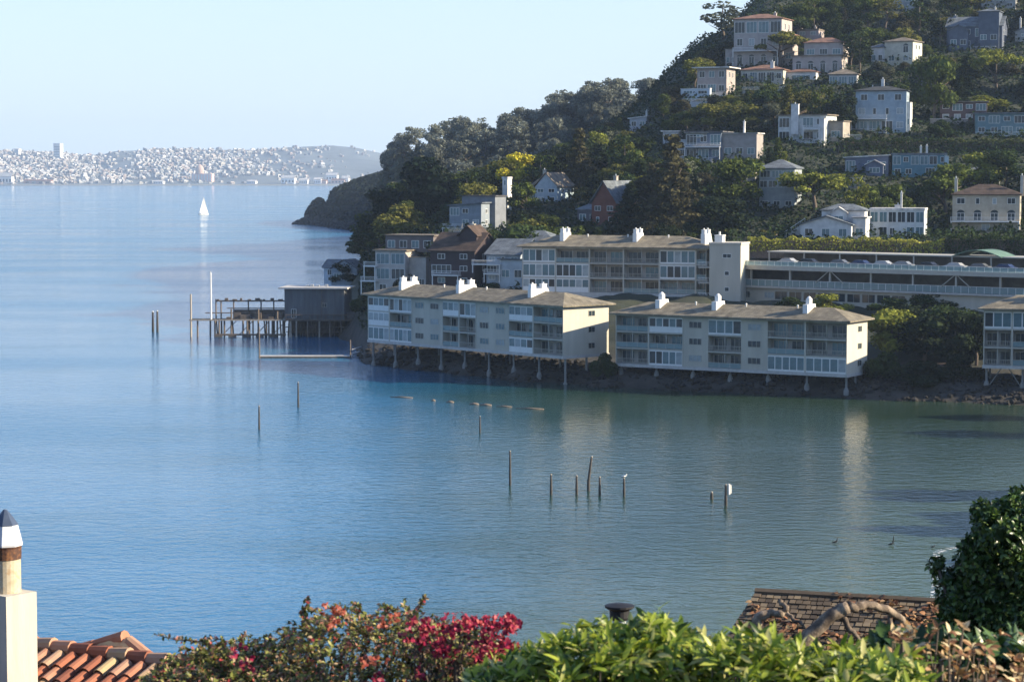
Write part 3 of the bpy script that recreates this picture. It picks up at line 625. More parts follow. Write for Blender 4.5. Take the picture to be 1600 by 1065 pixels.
# ------------------------------------------------------------ hillside houses
ROOFC = {'terra': (.21, .125, .095), 'grey': (.10, .10, .105), 'brown': (.075, .055, .045), 'white': (.55, .54, .52), 'slate': (.13, .15, .17), 'tan': (.18, .155, .125), 'black': (.05, .055, .06)}
def house(label, px0, px1, pyb, pye, yaw=24, dep=9, col=(.6, .57, .5), roof='hip', rc='grey', rise=1.6, rows=('ww', 'ww'), balc=(), chim=(), D=None, cat='house', ov=.5, extra=(), sidewin=True, frame='white', skirt=6, railkind='bars', group='houses on the wooded hillside', keep=True, name='house'):
    pm = (px0 + px1) / 2
    p = hit(pm, pyb) if D is None else P(pm, pyb, D)
    W = (px1 - px0) / F * p.y / math.cos(R(yaw)) ; Hh = (pyb - pye) / F * p.y
    T = empty(name, p, R(-yaw), label, cat, group)
    xr = max([1.0] + [e[1] for e in extra]); xl = min([0.0] + [e[0] for e in extra]); pw_ = px1 - px0
    if keep: KEEP.append((px0 + xl * pw_ - 4, px0 + xr * pw_ + 8, pye - 12, pyb, p.y))
    HN.append((pm, (pyb + pye) / 2, px1 - px0, label))
    b = MB(); b.box(-W/2, W/2, 0, dep, -skirt, Hh)
    nf = len(rows); fh = Hh / nf
    if roof in ('gablex',):
        b.add([(-W/2,0,Hh),(-W/2,dep,Hh),(-W/2,dep/2,Hh+rise),(W/2,0,Hh),(W/2,dep,Hh),(W/2,dep/2,Hh+rise)], [(0,2,1),(3,4,5),(0,3,5,2),(1,2,5,4)])
    if roof in ('gabley',):
        b.add([(-W/2,0,Hh),(W/2,0,Hh),(0,0,Hh+rise),(-W/2,dep,Hh),(W/2,dep,Hh),(0,dep,Hh+rise)], [(0,1,2),(3,5,4),(0,2,5,3),(1,4,5,2)])
    wl = b.build('wall', M['wall'], T, color=col)
    rf = MB(); cc = ROOFC[rc]
    if roof == 'hip': rf.hip(-W/2 - ov, W/2 + ov, -ov, dep + ov, Hh + .005, rise, min((dep / 2 + ov), (W / 2 + ov) * .9), .2)
    elif roof == 'flat': rf.box(-W/2 - ov, W/2 + ov, -ov, dep + ov, Hh + .005, Hh + .3)
    elif roof == 'parapet': rf.box(-W/2 - .12, W/2 + .12, -.12, dep + .12, Hh - .25, Hh + .25)
    elif roof == 'shed':
        rf.add([(-W/2-ov,-ov,Hh+.01),(W/2+ov,-ov,Hh+rise),(W/2+ov,dep+ov,Hh+rise),(-W/2-ov,dep+ov,Hh+.01),(-W/2-ov,-ov,Hh+.25),(W/2+ov,-ov,Hh+rise+.25),(W/2+ov,dep+ov,Hh+rise+.25),(-W/2-ov,dep+ov,Hh+.25)],
            [(3,2,1,0),(4,5,6,7),(0,1,5,4),(1,2,6,5),(2,3,7,6),(3,0,4,7)])
        b2 = MB(); b2.add([(-W/2,0,Hh),(W/2,0,Hh),(W/2,0,Hh+rise*.94),(-W/2,dep,Hh),(W/2,dep,Hh),(W/2,dep,Hh+rise*.94)], [(0,1,2),(3,5,4),(1,4,5,2)]); b2.build('upper_wall', M['wall'], T, color=col)
    elif roof == 'gablex': rf.gable(-W/2 - ov, W/2 + ov, -ov, dep + ov, Hh - .12, rise + .25, 'x')
    elif roof == 'gabley': rf.gable(-W/2 - ov, W/2 + ov, -ov, dep + ov, Hh - .12, rise + .25, 'y')
    ro = rf.build('roof', M['hroof'], T, color=cc)
    rr = random.Random(int(px0 * 7 + pyb))
    for j, row in enumerate(rows):
        z0 = Hh - (j + 1) * fh; n = len(row); cw = W / n
        for i, ch in enumerate(row):
            xc = -W/2 + cw * (i + .5); pn = rr.choice(['glass', 'glass', 'glass', 'glassb', 'curtain'])
            if ch == 'w': win(T, xc, 0, z0 + fh * .32, min(cw * .58, 1.8), fh * .46, pn, frame)
            elif ch == 'g': win(T, xc, 0, z0 + fh * .12, cw * .88, fh * .72, rr.choice(['glass', 'glassb']), frame)
            elif ch == 'n': win(T, xc, 0, z0 + fh * .3, min(cw * .4, .9), fh * .48, pn, frame)
            elif ch == 'd': win(T, xc, 0, z0 + .05, min(cw * .5, 1.2), fh * .74, 'glass', frame, name='door')
            elif ch == 'a':                                    # arched opening
                win(T, xc, 0, z0 + .1, min(cw * .6, 1.7), fh * .6, 'glass', frame)
                a_ = MB(); r_ = min(cw * .6, 1.7) / 2; k = 8
                vs = [(xc + r_ * math.cos(math.pi * q / k), -.05, z0 + .1 + fh * .6 + r_ * .8 * math.sin(math.pi * q / k)) for q in range(k + 1)]
                vs += [(v_[0], .01, v_[2]) for v_ in vs]
                a_.add(vs, [tuple(range(k + 1)), tuple(range(k + 1, 2 * k + 2))[::-1]] + [(q, q + k + 1, q + k + 2, q + 1) for q in range(k)]); a_.build('arch_light', M['glass'], T)
        if sidewin:
            win(T, W/2, dep * .35, z0 + fh * .32, 1.1, fh * .42, 'glass', frame, rz=R(90)); win(T, W/2, dep * .7, z0 + fh * .32, 1.1, fh * .42, 'glass', frame, rz=R(90))
    for j, f0, f1 in balc:
        z0 = Hh - (j + 1) * fh; xa = -W/2 + W * f0; xb = -W/2 + W * f1
        s = MB(); s.box(xa, xb, -1.6, -.003, z0 - .2, z0)
        for xx in (xa + .15, xb - .15): s.box(xx - .09, xx + .09, -1.5, -1.32, z0 - fh * .95, z0 - .2)
        bo = s.build('balcony', M['white'], T); railing(bo, xa, xb, -1.55, z0, .95, railkind, side=-.05 if railkind == 'bars' else None)
    for cx, cy, h, wd, cm in chim:
        m = MB(); xx = -W/2 + W * cx; yy = dep * cy
        m.box(xx - wd/2, xx + wd/2, yy - .4, yy + .4, Hh * .3 if cy < 0 else Hh - .2, Hh + h); m.box(xx - wd/2 - .1, xx + wd/2 + .1, yy - .5, yy + .5, Hh + h, Hh + h + .15)
        c = m.build('chimney', M['wall'], ro, color=cm); f = MB(); f.tube((xx, yy, Hh + h + .15), (xx, yy, Hh + h + .6), .15); f.build('flue', M['metal'], c)
    for e in extra:                                            # wings: (x0f, x1f, y0, y1, z0, z1, rooftype, roofcol, rise, wins)
        x0f, x1f, y0, y1, z0, z1, rt, rcol, rs, wn = e[:10]; ecol = e[10] if len(e) > 10 else col
        xa = -W/2 + W * x0f; xb = -W/2 + W * x1f
        wg = MB(); wg.box(xa, xb, y0, y1, z0, z1)
        if rt == 'gabley': wg.add([(xa,y0,z1),(xb,y0,z1),((xa+xb)/2,y0,z1+rs),(xa,y1,z1),(xb,y1,z1),((xa+xb)/2,y1,z1+rs)], [(0,1,2),(3,5,4),(0,2,5,3),(1,4,5,2)])
        wo_ = wg.build('wing', M['wall'], T, color=ecol); rm = MB()
        if rt == 'hip': rm.hip(xa - .4, xb + .4, y0 - .4, y1 + .4, z1 + .003, rs, min((y1 - y0) / 2 + .4, (xb - xa) / 2 + .3), .18)
        elif rt == 'flat': rm.box(xa - .35, xb + .35, y0 - .35, y1 + .35, z1 + .003, z1 + .25)
        elif rt == 'gabley': rm.gable(xa - .35, xb + .35, y0 - .35, y1 + .3, z1 - .1, rs + .2, 'y')
        elif rt == 'para': rm.box(xa - .1, xb + .1, y0 - .1, y1 + .1, z1 + .003, z1 + .15)
        rm.build('roof', M['hroof'], wo_, color=ROOFC[rcol])
        hh = z1 - max(z0, 0)
        for i in range(wn):
            win(T, xa + (xb - xa) * (i + .5) / wn, y0, max(z0, 0) + hh * .25, (xb - xa) / wn * .62, min(hh * .5, 1.7), 'glass' if i % 2 else 'glassb', frame)
    return T, W, Hh
PINK = (.44, .39, .365); CREAM = (.56, .53, .45); GRY = (.30, .31, .32); BLUE = (.34, .43, .50); WHT = (.66, .66, .65); BGE = (.50, .44, .34)
house('tall pink stucco villa with red tile roof and arcaded base, highest on the left skyline', 1148, 1219, 104, 31, 22, 12, PINK, 'hip', 'terra', 1.7, ('gggg', 'wwww', 'aaaa'), balc=((1, .0, .95),), chim=((.75, .5, 2.0, .9, PINK),), extra=((-.22, 0, 2, 10, -4, 5.5, 'flat', 'tan', .3, 2), (1.0, 1.18, 3, 9, -4, 9.5, 'flat', 'terra', 1, 1)))
house('pinkish castellated annex right of the tall villa', 1246, 1278, 72, 47, 20, 8, (.42, .36, .36), 'parapet', 'tan', 1, ('ww', 'ww'), chim=((.15, .2, .8, .6, PINK), (.8, .2, .8, .6, PINK)))
house('pink two level villa with arched windows and a red roof, right of the tall villa', 1240, 1312, 117, 88, 20, 10, PINK, 'flat', 'tan', 1, ('aaaa',), extra=((.2, 1.0, 2.5, 11, 5.0, 9.6, 'hip', 'terra', 1.6, 3),), sidewin=True)
house('long cream bungalow with terracotta roof and white chimney above a blue lower wall', 1159, 1222, 130, 110, 20, 11, CREAM, 'hip', 'terra', 1.6, ('wgggw',), chim=((.72, .1, 2.4, 1.1, WHT),), extra=((1.0, 1.7, 4, 12, -5, 3.2, 'hip', 'terra', 1.2, 1, WHT), (0, .85, -1.5, 1, -9, -1.2, 'flat', 'grey', .2, 3, (.36, .40, .45))))
house('small house with wide white eaves and terraces below the skyline scrub', 1090, 1134, 150, 107, 22, 9, (.38, .33, .31), 'flat', 'white', 1, ('www', 'ggw'), ov=1.3, balc=((1, -.1, 1.0),), extra=((-.45, .55, -3.2, -1.7, -5, 2.0, 'para', 'white', .2, 2, (.55, .62, .68)),))
house('little gabled pavilion with a dark open front', 1296, 1338, 134, 117, 15, 7, (.45, .45, .46), 'hip', 'tan', 1.5, ('ggg',), sidewin=False)
house('white house with rounded bay and arched window near the top of the hill', 1384, 1424, 101, 66, 30, 8, (.66, .63, .52), 'hip', 'tan', 1.3, ('ba', 'ww'), extra=((-.45, 0, -1, 6, -5, 5.2, 'hip', 'slate', 1.2, 2, WHT),))
house('big slate blue shingled house with a square tower, upper right', 1482, 1562, 78, 42, 20, 11, (.10, .12, .165), 'gablex', 'slate', 3.0, ('wwgw', 'wwww'), balc=((1, .45, .9),), extra=((.58, .95, -.8, 6, -6, 11.5, 'hip', 'slate', 1.0, 2, (.11, .135, .18)), (.05, .4, -1.2, 1, -6, 6, 'gabley', 'slate', 1.5, 2, (.12, .145, .19))), chim=((.1, .5, 3.6, 1.0, (.25, .27, .33)), (.86, .1, 5.5, .5, WHT)), skirt=9)
house('grey gabled house cut by the right edge, with a white chimney', 1588, 1640, 72, 50, 20, 9, (.33, .35, .36), 'gabley', 'slate', 2.6, ('ww', 'ww'), chim=((.12, .2, 4.2, .5, WHT),))
house('tall pale blue three storey house with flat grey roof and front balcony', 1338, 1414, 207, 143, 14, 10, BLUE, 'hip', 'black', 1.3, ('www', 'wnnw', 'gggw'), balc=((1, -.08, .62), (2, -.08, .62)), chim=((.5, .5, 3.2, .8, WHT), (.3, .5, 1.2, .4, GRY)), extra=((1.0, 1.07, 1, 9, -5, 8, 'para', 'white', .2, 1, WHT),))
house('modern white house with a massive white chimney wall on its front', 1218, 1288, 223, 181, 26, 9, (.60, .62, .60), 'flat', 'tan', 1, ('gwgw', 'gwgw'), balc=((1, .5, .95), (0, .55, .9)), chim=((.36, -.03, 2.9, 2.0, WHT),), extra=((1.0, 1.3, 2, 8, -5, 5.5, 'flat', 'tan', 1, 1, (.36, .33, .28)), (.88, .99, -1.2, 1, -4, 6.2, 'para', 'white', 0, 0, WHT)))
house('modern grey and white house of slanting roofs behind the tall conifer', 1072, 1126, 252, 207, 20, 10, (.16, .2, .26), 'flat', 'grey', 1, ('gwg', 'ggw'), balc=((0, .0, 1.0), (1, .2, .8)), extra=((-.55, 0, 2, 9, -6, 5.5, 'para', 'white', .2, 2, (.5, .53, .56)), (1.0, 1.95, 1, 8, -6, 7.0, 'flat', 'white', .3, 3, (.35, .32, .30)), (.0, .6, 0, 4, 5.9, 7.2, 'flat', 'white', .2, 1, (.7, .68, .55))), chim=((1.5, .5, 2.6, .4, WHT),))
house('tiny white hut with a white flue among dark trees on the upper left slope', 984, 1010, 203, 186, 20, 6, (.48, .5, .55), 'shed', 'white', .7, ('ww',), chim=((.9, .3, 2.2, .5, WHT),))
house('narrow grey house with a tall glazed gable wall, left of a spreading yellow green tree', 1187, 1240, 326, 264, 18, 9, (.34, .38, .40), 'hip', 'slate', 2.0, ('ggg', 'gggg', 'bbb', 'www'), skirt=5)
house('low slate blue cottage with white bay window beside the teal house', 1322, 1386, 274, 247, 18, 9, (.15, .18, .25), 'shed', 'white', .6, ('gbgw',), extra=((.5, .9, -1.4, .5, -5, 2.6, 'gabley', 'white', 1.0, 1),))
house('teal flat roofed house with a pair of white chimneys', 1395, 1478, 278, 241, 8, 9, (.12, .25, .30), 'parapet', 'slate', 1, ('gwgggn', 'wwbgb'), chim=((.53, .4, 1.7, .5, WHT), (.64, .4, 1.9, .5, WHT)), extra=((.96, 1.03, -.6, 2, -5, 5.3, 'para', 'white', 0, 0, (.5, .62, .66)),), frame='white')
house('white cottage of two gabled volumes above the hedge', 1252, 1328, 378, 351, 18, 8, WHT, 'gabley', 'slate', 1.7, ('www',), extra=((.35, 1.2, 4, 10, -5, 6.7, 'hip', 'slate', 1.3, 3), (.55, .85, 3.3, 4.2, 3.6, 6.3, 'gabley', 'white', 1.0, 1), (1.0, 1.25, 2, 8, -5, 5.2, 'flat', 'white', 0, 1)), skirt=4)
house('white flat roofed house with a glazed upper storey and thin white flue, behind the hedge', 1360, 1442, 374, 327, 14, 9, (.60, .64, .64), 'parapet', 'white', 1, ('gggggg', 'wgwbgg'), chim=((.56, .3, 3.4, .4, WHT), (.5, .3, .8, 1.4, WHT)), skirt=4)
house('large beige villa with brown hip roof and an arcaded veranda at the right edge', 1490, 1590, 366, 305, 14, 11, BGE, 'hip', 'brown', 2.2, ('wnnw', 'aaaa', 'bwb'), chim=((.03, .5, 3.6, .7, CREAM), (1.02, .3, 4.2, .7, CREAM)), balc=((1, -.02, 1.0),), skirt=4)
house('blue green flat roofed house at the right edge above the hedges', 1526, 1640, 212, 178, 10, 9, (.15, .25, .28), 'flat', 'slate', 1, ('wgwgwg', 'wwgwww'), balc=((1, 0, 1),))
house('dark brown timber house with a white roof line behind dark shrubs', 1470, 1540, 190, 160, 12, 9, (.13, .09, .09), 'flat', 'tan', 1, ('wgwg', 'wwww'), extra=((-.2, .6, -3, -1.5, -5, .6, 'para', 'white', 0, 0, (.3, .28, .26)),))
house('steep gabled red shingle house half hidden by conifers', 925, 962, 352, 318, 38, 15, (.19, .07, .05), 'gabley', 'slate', 5.2, ('ww', 'nn'), chim=((.1, .6, 6.5, .9, (.45, .4, .35)),), extra=((-.9, -.01, 3, 12, -6, 3.6, 'hip', 'slate', 2.2, 2, (.12, .12, .14)),))
house('pale blue gabled cottage left of the red house', 836, 870, 318, 292, 30, 9, (.38, .48, .56), 'gabley', 'tan', 3.4, ('ww', 'ww'), extra=((-.5, -.01, 2, 9, -5, 3.8, 'hip', 'tan', 2.4, 1),), chim=((.2, .3, 4.2, .6, (.5, .48, .42)),))
house('slim white tower house lit by the sun under the yellow tree', 785, 793, 328, 278, 35, 1.9, (.78, .77, .74), 'parapet', 'white', 1, ('n', 'b', 'w'), sidewin=False)
house('grey house with white window wall and blue grey roofs left of the trees', 702, 752, 356, 322, 26, 8, (.24, .28, .32), 'shed', 'slate', .7, ('gwb', 'bww'), balc=((1, -.15, .5),), extra=((.1, 1.15, 5, 11, -4, 7.6, 'flat', 'grey', 1, 1, (.2, .22, .25)),))
house('beige modern house of stacked flat roofs and side balconies above the pier', 586, 634, 462, 392, 24, 9, (.50, .46, .42), 'flat', 'tan', 1, ('gg', 'gg', 'ww'), balc=((0, -.3, .1), (1, -.4, .1)), D=512, extra=((1.0, 1.55, 2, 9, -5, 8.5, 'para', 'tan', .2, 2), (.0, 1.6, 5, 13, 9.6, 13.2, 'flat', 'tan', .3, 4, (.16, .14, .14))))
house('dark brown shingled house with jumbled roofs right of the shaded bushes', 672, 742, 448, 392, 26, 12, (.055, .04, .045), 'gablex', 'brown', 3.6, ('ww', 'gw', 'ww'), D=500, balc=((1, .1, .7),), extra=((.5, .9, 3, 9, 5, 11.0, 'gabley', 'brown', 2.0, 1),), chim=((.62, .6, 5.6, 1.0, CREAM),))
house('pale blue white gabled house with a long deck behind the left apartment block', 760, 812, 442, 398, 26, 12, (.36, .42, .48), 'gablex', 'slate', 3.0, ('wnw', 'gww', 'wgg'), D=494, balc=((0, -.35, .5), (1, .0, .5)), extra=((.45, 1.2, -1.0, 6, -5, 5.0, 'flat', 'slate', 1, 2, (.42, .5, .56)), (.1, 1.5, 9, 18, -3, 8.6, 'hip', 'slate', 2.2, 2, (.38, .45, .5))))
house('small white house with a dark gable on the point behind the pier shed', 506, 524, 442, 418, 20, 6, (.55, .64, .72), 'gablex', 'slate', 1.8, ('d', 'n'), D=600, extra=((.95, 3.2, -2, 5, -4, 3.8, 'gabley', 'slate', 2.2, 2, (.3, .36, .42)),))
house('little dark beach hut between the tree mass and the right stilted block', 1468, 1512, 592, 574, 8, 5, (.09, .08, .07), 'shed', 'brown', .4, ('wdw',), sidewin=False, group=None, cat='hut', name='beach_hut')

house('small white garage half hidden left of the slanting roofed house', 1036, 1060, 224, 206, 20, 6, (.5, .51, .53), 'flat', 'white', 1, ('wg',))
house('grey house roofline cut by the top edge of the picture', 1385, 1428, 16, -6, 18, 8, (.34, .37, .4), 'hip', 'slate', 1.6, ('wwg', 'www'))
house('pale cottage peeping out below the top right corner', 1535, 1585, 14, -8, 16, 8, (.42, .42, .41), 'gablex', 'slate', 2, ('wgw', 'www'))
house('cream cottage with a brown roof below the white chimney house', 1128, 1166, 292, 266, 24, 8, (.40, .38, .33), 'gablex', 'brown', 2.0, ('wgw', 'ww'), balc=((1, 0, .8),))
house('grey blue house behind the trees right of the pale blue house', 1440, 1474, 152, 128, 16, 8, (.22, .25, .28), 'flat', 'slate', 1, ('gw', 'wg'))
house('low white house half buried in shrubs above the teal house', 1508, 1560, 290, 268, 14, 8, (.48, .48, .46), 'hip', 'slate', 1.2, ('wgww',))
# garden stairs, terraces and fences between the houses
def terrace(px0, px1, py, h, label, col=(.34, .33, .31), cat='retaining wall', rail=True):
    p = hit((px0 + px1) / 2, py); W = (px1 - px0) / F * p.y; T = empty('retaining_wall', p, R(-14), label, cat)
    m = MB(); m.box(-W/2, W/2, 0, .4, -2.5, h); m.box(-W/2 - .05, W/2 + .05, -.06, .46, h, h + .12); m.build('wall', M['wall'], T, color=col)
    if rail: railing(T, -W/2, W/2, .2, h + .12, .9, 'bars')
terrace(1160, 1226, 150, 1.6, 'grey retaining wall under the cream bungalow')
terrace(1296, 1345, 225, 1.4, 'low wall between the white chimney house and the pale blue house')
terrace(1440, 1500, 118, 1.2, 'garden wall with a rail below the slate blue house')
terrace(1068, 1120, 168, 1.5, 'white terrace wall below the wide eaved house', (.5, .52, .54))
terrace(1290, 1350, 292, 1.2, 'garden wall under the low slate cottage')
terrace(700, 760, 372, 1.4, 'deck wall below the window walled house', (.3, .32, .34))
terrace(1430, 1528, 592, .8, 'low beach fence wall beside the right stilted block', (.12, .11, .10), 'wall')
q = hit(1222, 372); T = empty('garden_stairs', q, R(-18), 'grey garden stairs climbing left of the two gabled cottage', 'stairs')
m = MB()
for i in range(12): m.box(i * .42, i * .42 + .44, 0, 1.1, -1.5, .28 * (i + 1))
m.build('steps', M['slab'], T); m = MB(); m.path([(0, -.05, 1.0), (5.1, -.05, 4.4)], [.05, .05], 6)
for i in range(6): m.tube((i * 1.0 + .05, -.05, .25 + i * .66), (i * 1.0 + .05, -.05, 1.0 + i * .66), .03, n=5)
m.build('handrail', M['white'], T)

# ------------------------------------------------------------ plants
def blob_pts(rs, centre, rad, n, shell=.55):
    d = rs.normal(size=(n, 3)); d /= np.linalg.norm(d, axis=1)[:, None]
    r = shell + (1 - shell) * rs.rand(n, 1) ** .6
    return centre + d * r * rad, d
def cards(pts, nrm, size, rs, aspect=1.0, droop=0.0):
    n = len(pts); q = rs.normal(size=(n, 3)) * .75 + nrm; q /= np.linalg.norm(q, axis=1)[:, None]
    a = np.cross(q, rs.normal(size=(n, 3))); a /= np.linalg.norm(a, axis=1)[:, None]; b = np.cross(q, a)
    s = (size * (.6 + .8 * rs.rand(n)))[:, None]
    # a bent leaf spray: 6 vertices, two quads
    V = np.stack([pts - a*s - b*s*aspect*.5, pts - a*s*.2 - b*s*aspect - q*s*.15, pts + a*s - b*s*aspect*.4, pts + a*s*.8 + b*s*aspect*.6, pts + a*s*.1 + b*s*aspect - q*s*.2, pts - a*s*.9 + b*s*aspect*.4], 1).reshape(-1, 3)
    base = np.arange(n)[:, None] * 6
    Fq = np.concatenate([base + np.array([[0, 1, 4, 5]]), base + np.array([[1, 2, 3, 4]])], 0)
    return V, Fq
def core(rs, centre, rad, k=7):
    # lumpy dense inside of a lobe so that no daylight passes
    u = np.linspace(0, 2 * np.pi, k * 2, endpoint=False); v = np.linspace(.15, np.pi - .15, k)
    V = []
    for b in v:
        for a in u: V.append([math.sin(b) * math.cos(a), math.sin(b) * math.sin(a), math.cos(b)])
    V = np.array(V); V *= (1 + .22 * rs.normal(size=(len(V), 1)).clip(-1, 1)); V = centre + V * rad
    Fq = []; m = k * 2
    for j in range(k - 1):
        for i in range(m): Fq.append((j*m+i, j*m+(i+1) % m, (j+1)*m+(i+1) % m, (j+1)*m+i))
    return V, np.array(Fq)
def merge(parts):
    V = []; Q = []; o = 0
    for v, q in parts: V.append(v); Q.append(q + o); o += len(v)
    return np.concatenate(V), np.concatenate(Q)
def crown_mesh(kind, seed, dens=1.0, cs=1.0):
    """unit tree: height 1, base at the origin"""
    rs = np.random.RandomState(seed); parts = []
    L = []
    if kind == 'round':
        for i in range(16):
            a = rs.rand() * 6.28; t = rs.rand() ** .5; z = .32 + .5 * rs.rand(); r = .30 * t * (1.2 - abs(z - .5) * 1.1)
            L.append(((r * math.cos(a), r * math.sin(a), z), np.array([.17, .17, .125]) * (.7 + .6 * rs.rand())))
        L.append(((0, 0, .82), np.array([.17, .17, .14])))
    elif kind == 'spread':          # flat topped cypress or pine
        for i in range(18):
            a = rs.rand() * 6.28; r = .52 * rs.rand() ** .6; z = .86 - .5 * (r / .5) ** 2 * .4 - .18 * rs.rand()
            L.append(((r * math.cos(a), r * math.sin(a), z), np.array([.17, .17, .075]) * (.7 + .6 * rs.rand())))
    elif kind == 'tall':             # eucalyptus: tall, clumpy, see-through
        for i in range(15):
            a = rs.rand() * 6.28; z = .38 + .56 * rs.rand(); r = .20 * rs.rand() ** .5 * (1.25 - abs(z - .62) * 1.3)
            L.append(((r * math.cos(a), r * math.sin(a), z), np.array([.10, .10, .085]) * (.7 + .7 * rs.rand())))
    elif kind == 'shrub':
        for i in range(12):
            a = rs.rand() * 6.28; r = .42 * rs.rand() ** .5; z = .2 + .42 * rs.rand() * (1 - r)
            L.append(((r * math.cos(a), r * math.sin(a), z), np.array([.25, .25, .24]) * (.6 + .6 * rs.rand())))
        L.append(((0, 0, .7), np.array([.28, .28, .25])))
    elif kind == 'cone':
        for j in range(15):
            z = .08 + .89 * j / 14; rr = .33 * (1 - z) ** .85 + .012
            k_ = max(2, int(11 * (1 - z)) + 1); a0 = rs.rand() * 6
            for i in range(k_):
                a = a0 + 6.283 * i / k_ + rs.normal() * .25; l_ = rr * (.75 + .5 * rs.rand())
                for q in (.35, .7, 1.0):
                    L.append(((l_ * q * math.cos(a), l_ * q * math.sin(a), z - .10 * l_ * q / .3 + .01 * rs.normal()), np.array([.05, .05, .022]) * (1.35 - .6 * q) * (.7 + .6 * rs.rand())))
    for c, rad in L:
        c = np.array(c); area = (rad[0] * rad[2]) * 100
        n = int((300 if kind == 'shrub' else 150 if kind in ('round', 'spread') else 190 if kind == 'cone' else 95) * area ** .7 * .55 * dens / max(cs, .4) ** 1.2)
        p, d = blob_pts(rs, c, rad * 1.02, max(n, 14), .6)
        parts.append(cards(p, d, .021 * cs * (1.15 if kind == 'shrub' else .75 if kind == 'cone' else 1.0), rs))
        if kind != 'tall' and (kind != 'cone' or rs.rand() < .4): parts.append(core(rs, c, rad * .62, 5))
    V, Q = merge(parts)
    return npmesh('crown', V, Q, M['leaf'])
def trunk_mesh(kind, seed):
    rs = random.Random(seed); m = MB(); top = {'round': .6, 'spread': .75, 'tall': .85, 'shrub': .3, 'cone': .9}[kind]; r0 = {'round': .03, 'spread': .035, 'tall': .02, 'shrub': .02, 'cone': .025}[kind]
    pts = [(0, 0, -.12)] + [(rs.uniform(-.02, .02), rs.uniform(-.02, .02), top * k / 4) for k in range(1, 5)]
    m.path(pts, [r0 * 1.3, r0, r0 * .8, r0 * .55, r0 * .25], 7)
    for i in range(7 if kind in ('round', 'spread') else 4):
        a = rs.uniform(0, 6.28); z = top * rs.uniform(.3, .7); l = {'round': .26, 'spread': .4, 'tall': .16, 'shrub': .2, 'cone': .1}[kind]
        m.path([(0, 0, z), (l * .5 * math.cos(a), l * .5 * math.sin(a), z + .1), (l * math.cos(a), l * math.sin(a), z + .18)], [r0 * .5, r0 * .35, r0 * .12], 5)
    return m.mesh('trunk', M['bark'], True)
PRO = {}
for kind, n in (('round', 4), ('spread', 3), ('tall', 3), ('shrub', 3), ('cone', 2)):
    PRO[kind] = [(crown_mesh(kind, 11 * i + len(kind)), trunk_mesh(kind, i)) for i in range(n)]
KN2 = {}
KN = {'round': 'broadleaf_tree', 'spread': 'cypress_tree', 'tall': 'eucalyptus_tree', 'shrub': 'shrub', 'cone': 'conifer_tree'}
TREES = []
def tree(kind, loc, h, w, col, label, group=None, cat=None, v=None, parts=True):
    cr, tk = PRO[kind][rnd.randrange(len(PRO[kind])) if v is None else v % len(PRO[kind])]
    o = empty(KN[kind], loc, rnd.uniform(0, 6.28), label, cat or ('shrub' if kind == 'shrub' else 'tree'), group)
    nomw = {'round': .86, 'spread': 1.3, 'tall': .55, 'shrub': 1.15, 'cone': .66}[kind]
    s = w / nomw; o.scale = (s, s, h)
    c = link('crown', cr, o, color=col); link('trunk', tk, o); TREES.append((loc, w)); return o
DK = (.016, .026, .011); DG_ = (.030, .048, .014); MG = (.064, .086, .018); OL = (.115, .115, .026); YG = (.42, .37, .03); BR = (.062, .058, .028); GY = (.085, .095, .062); LG = (.15, .165, .028)
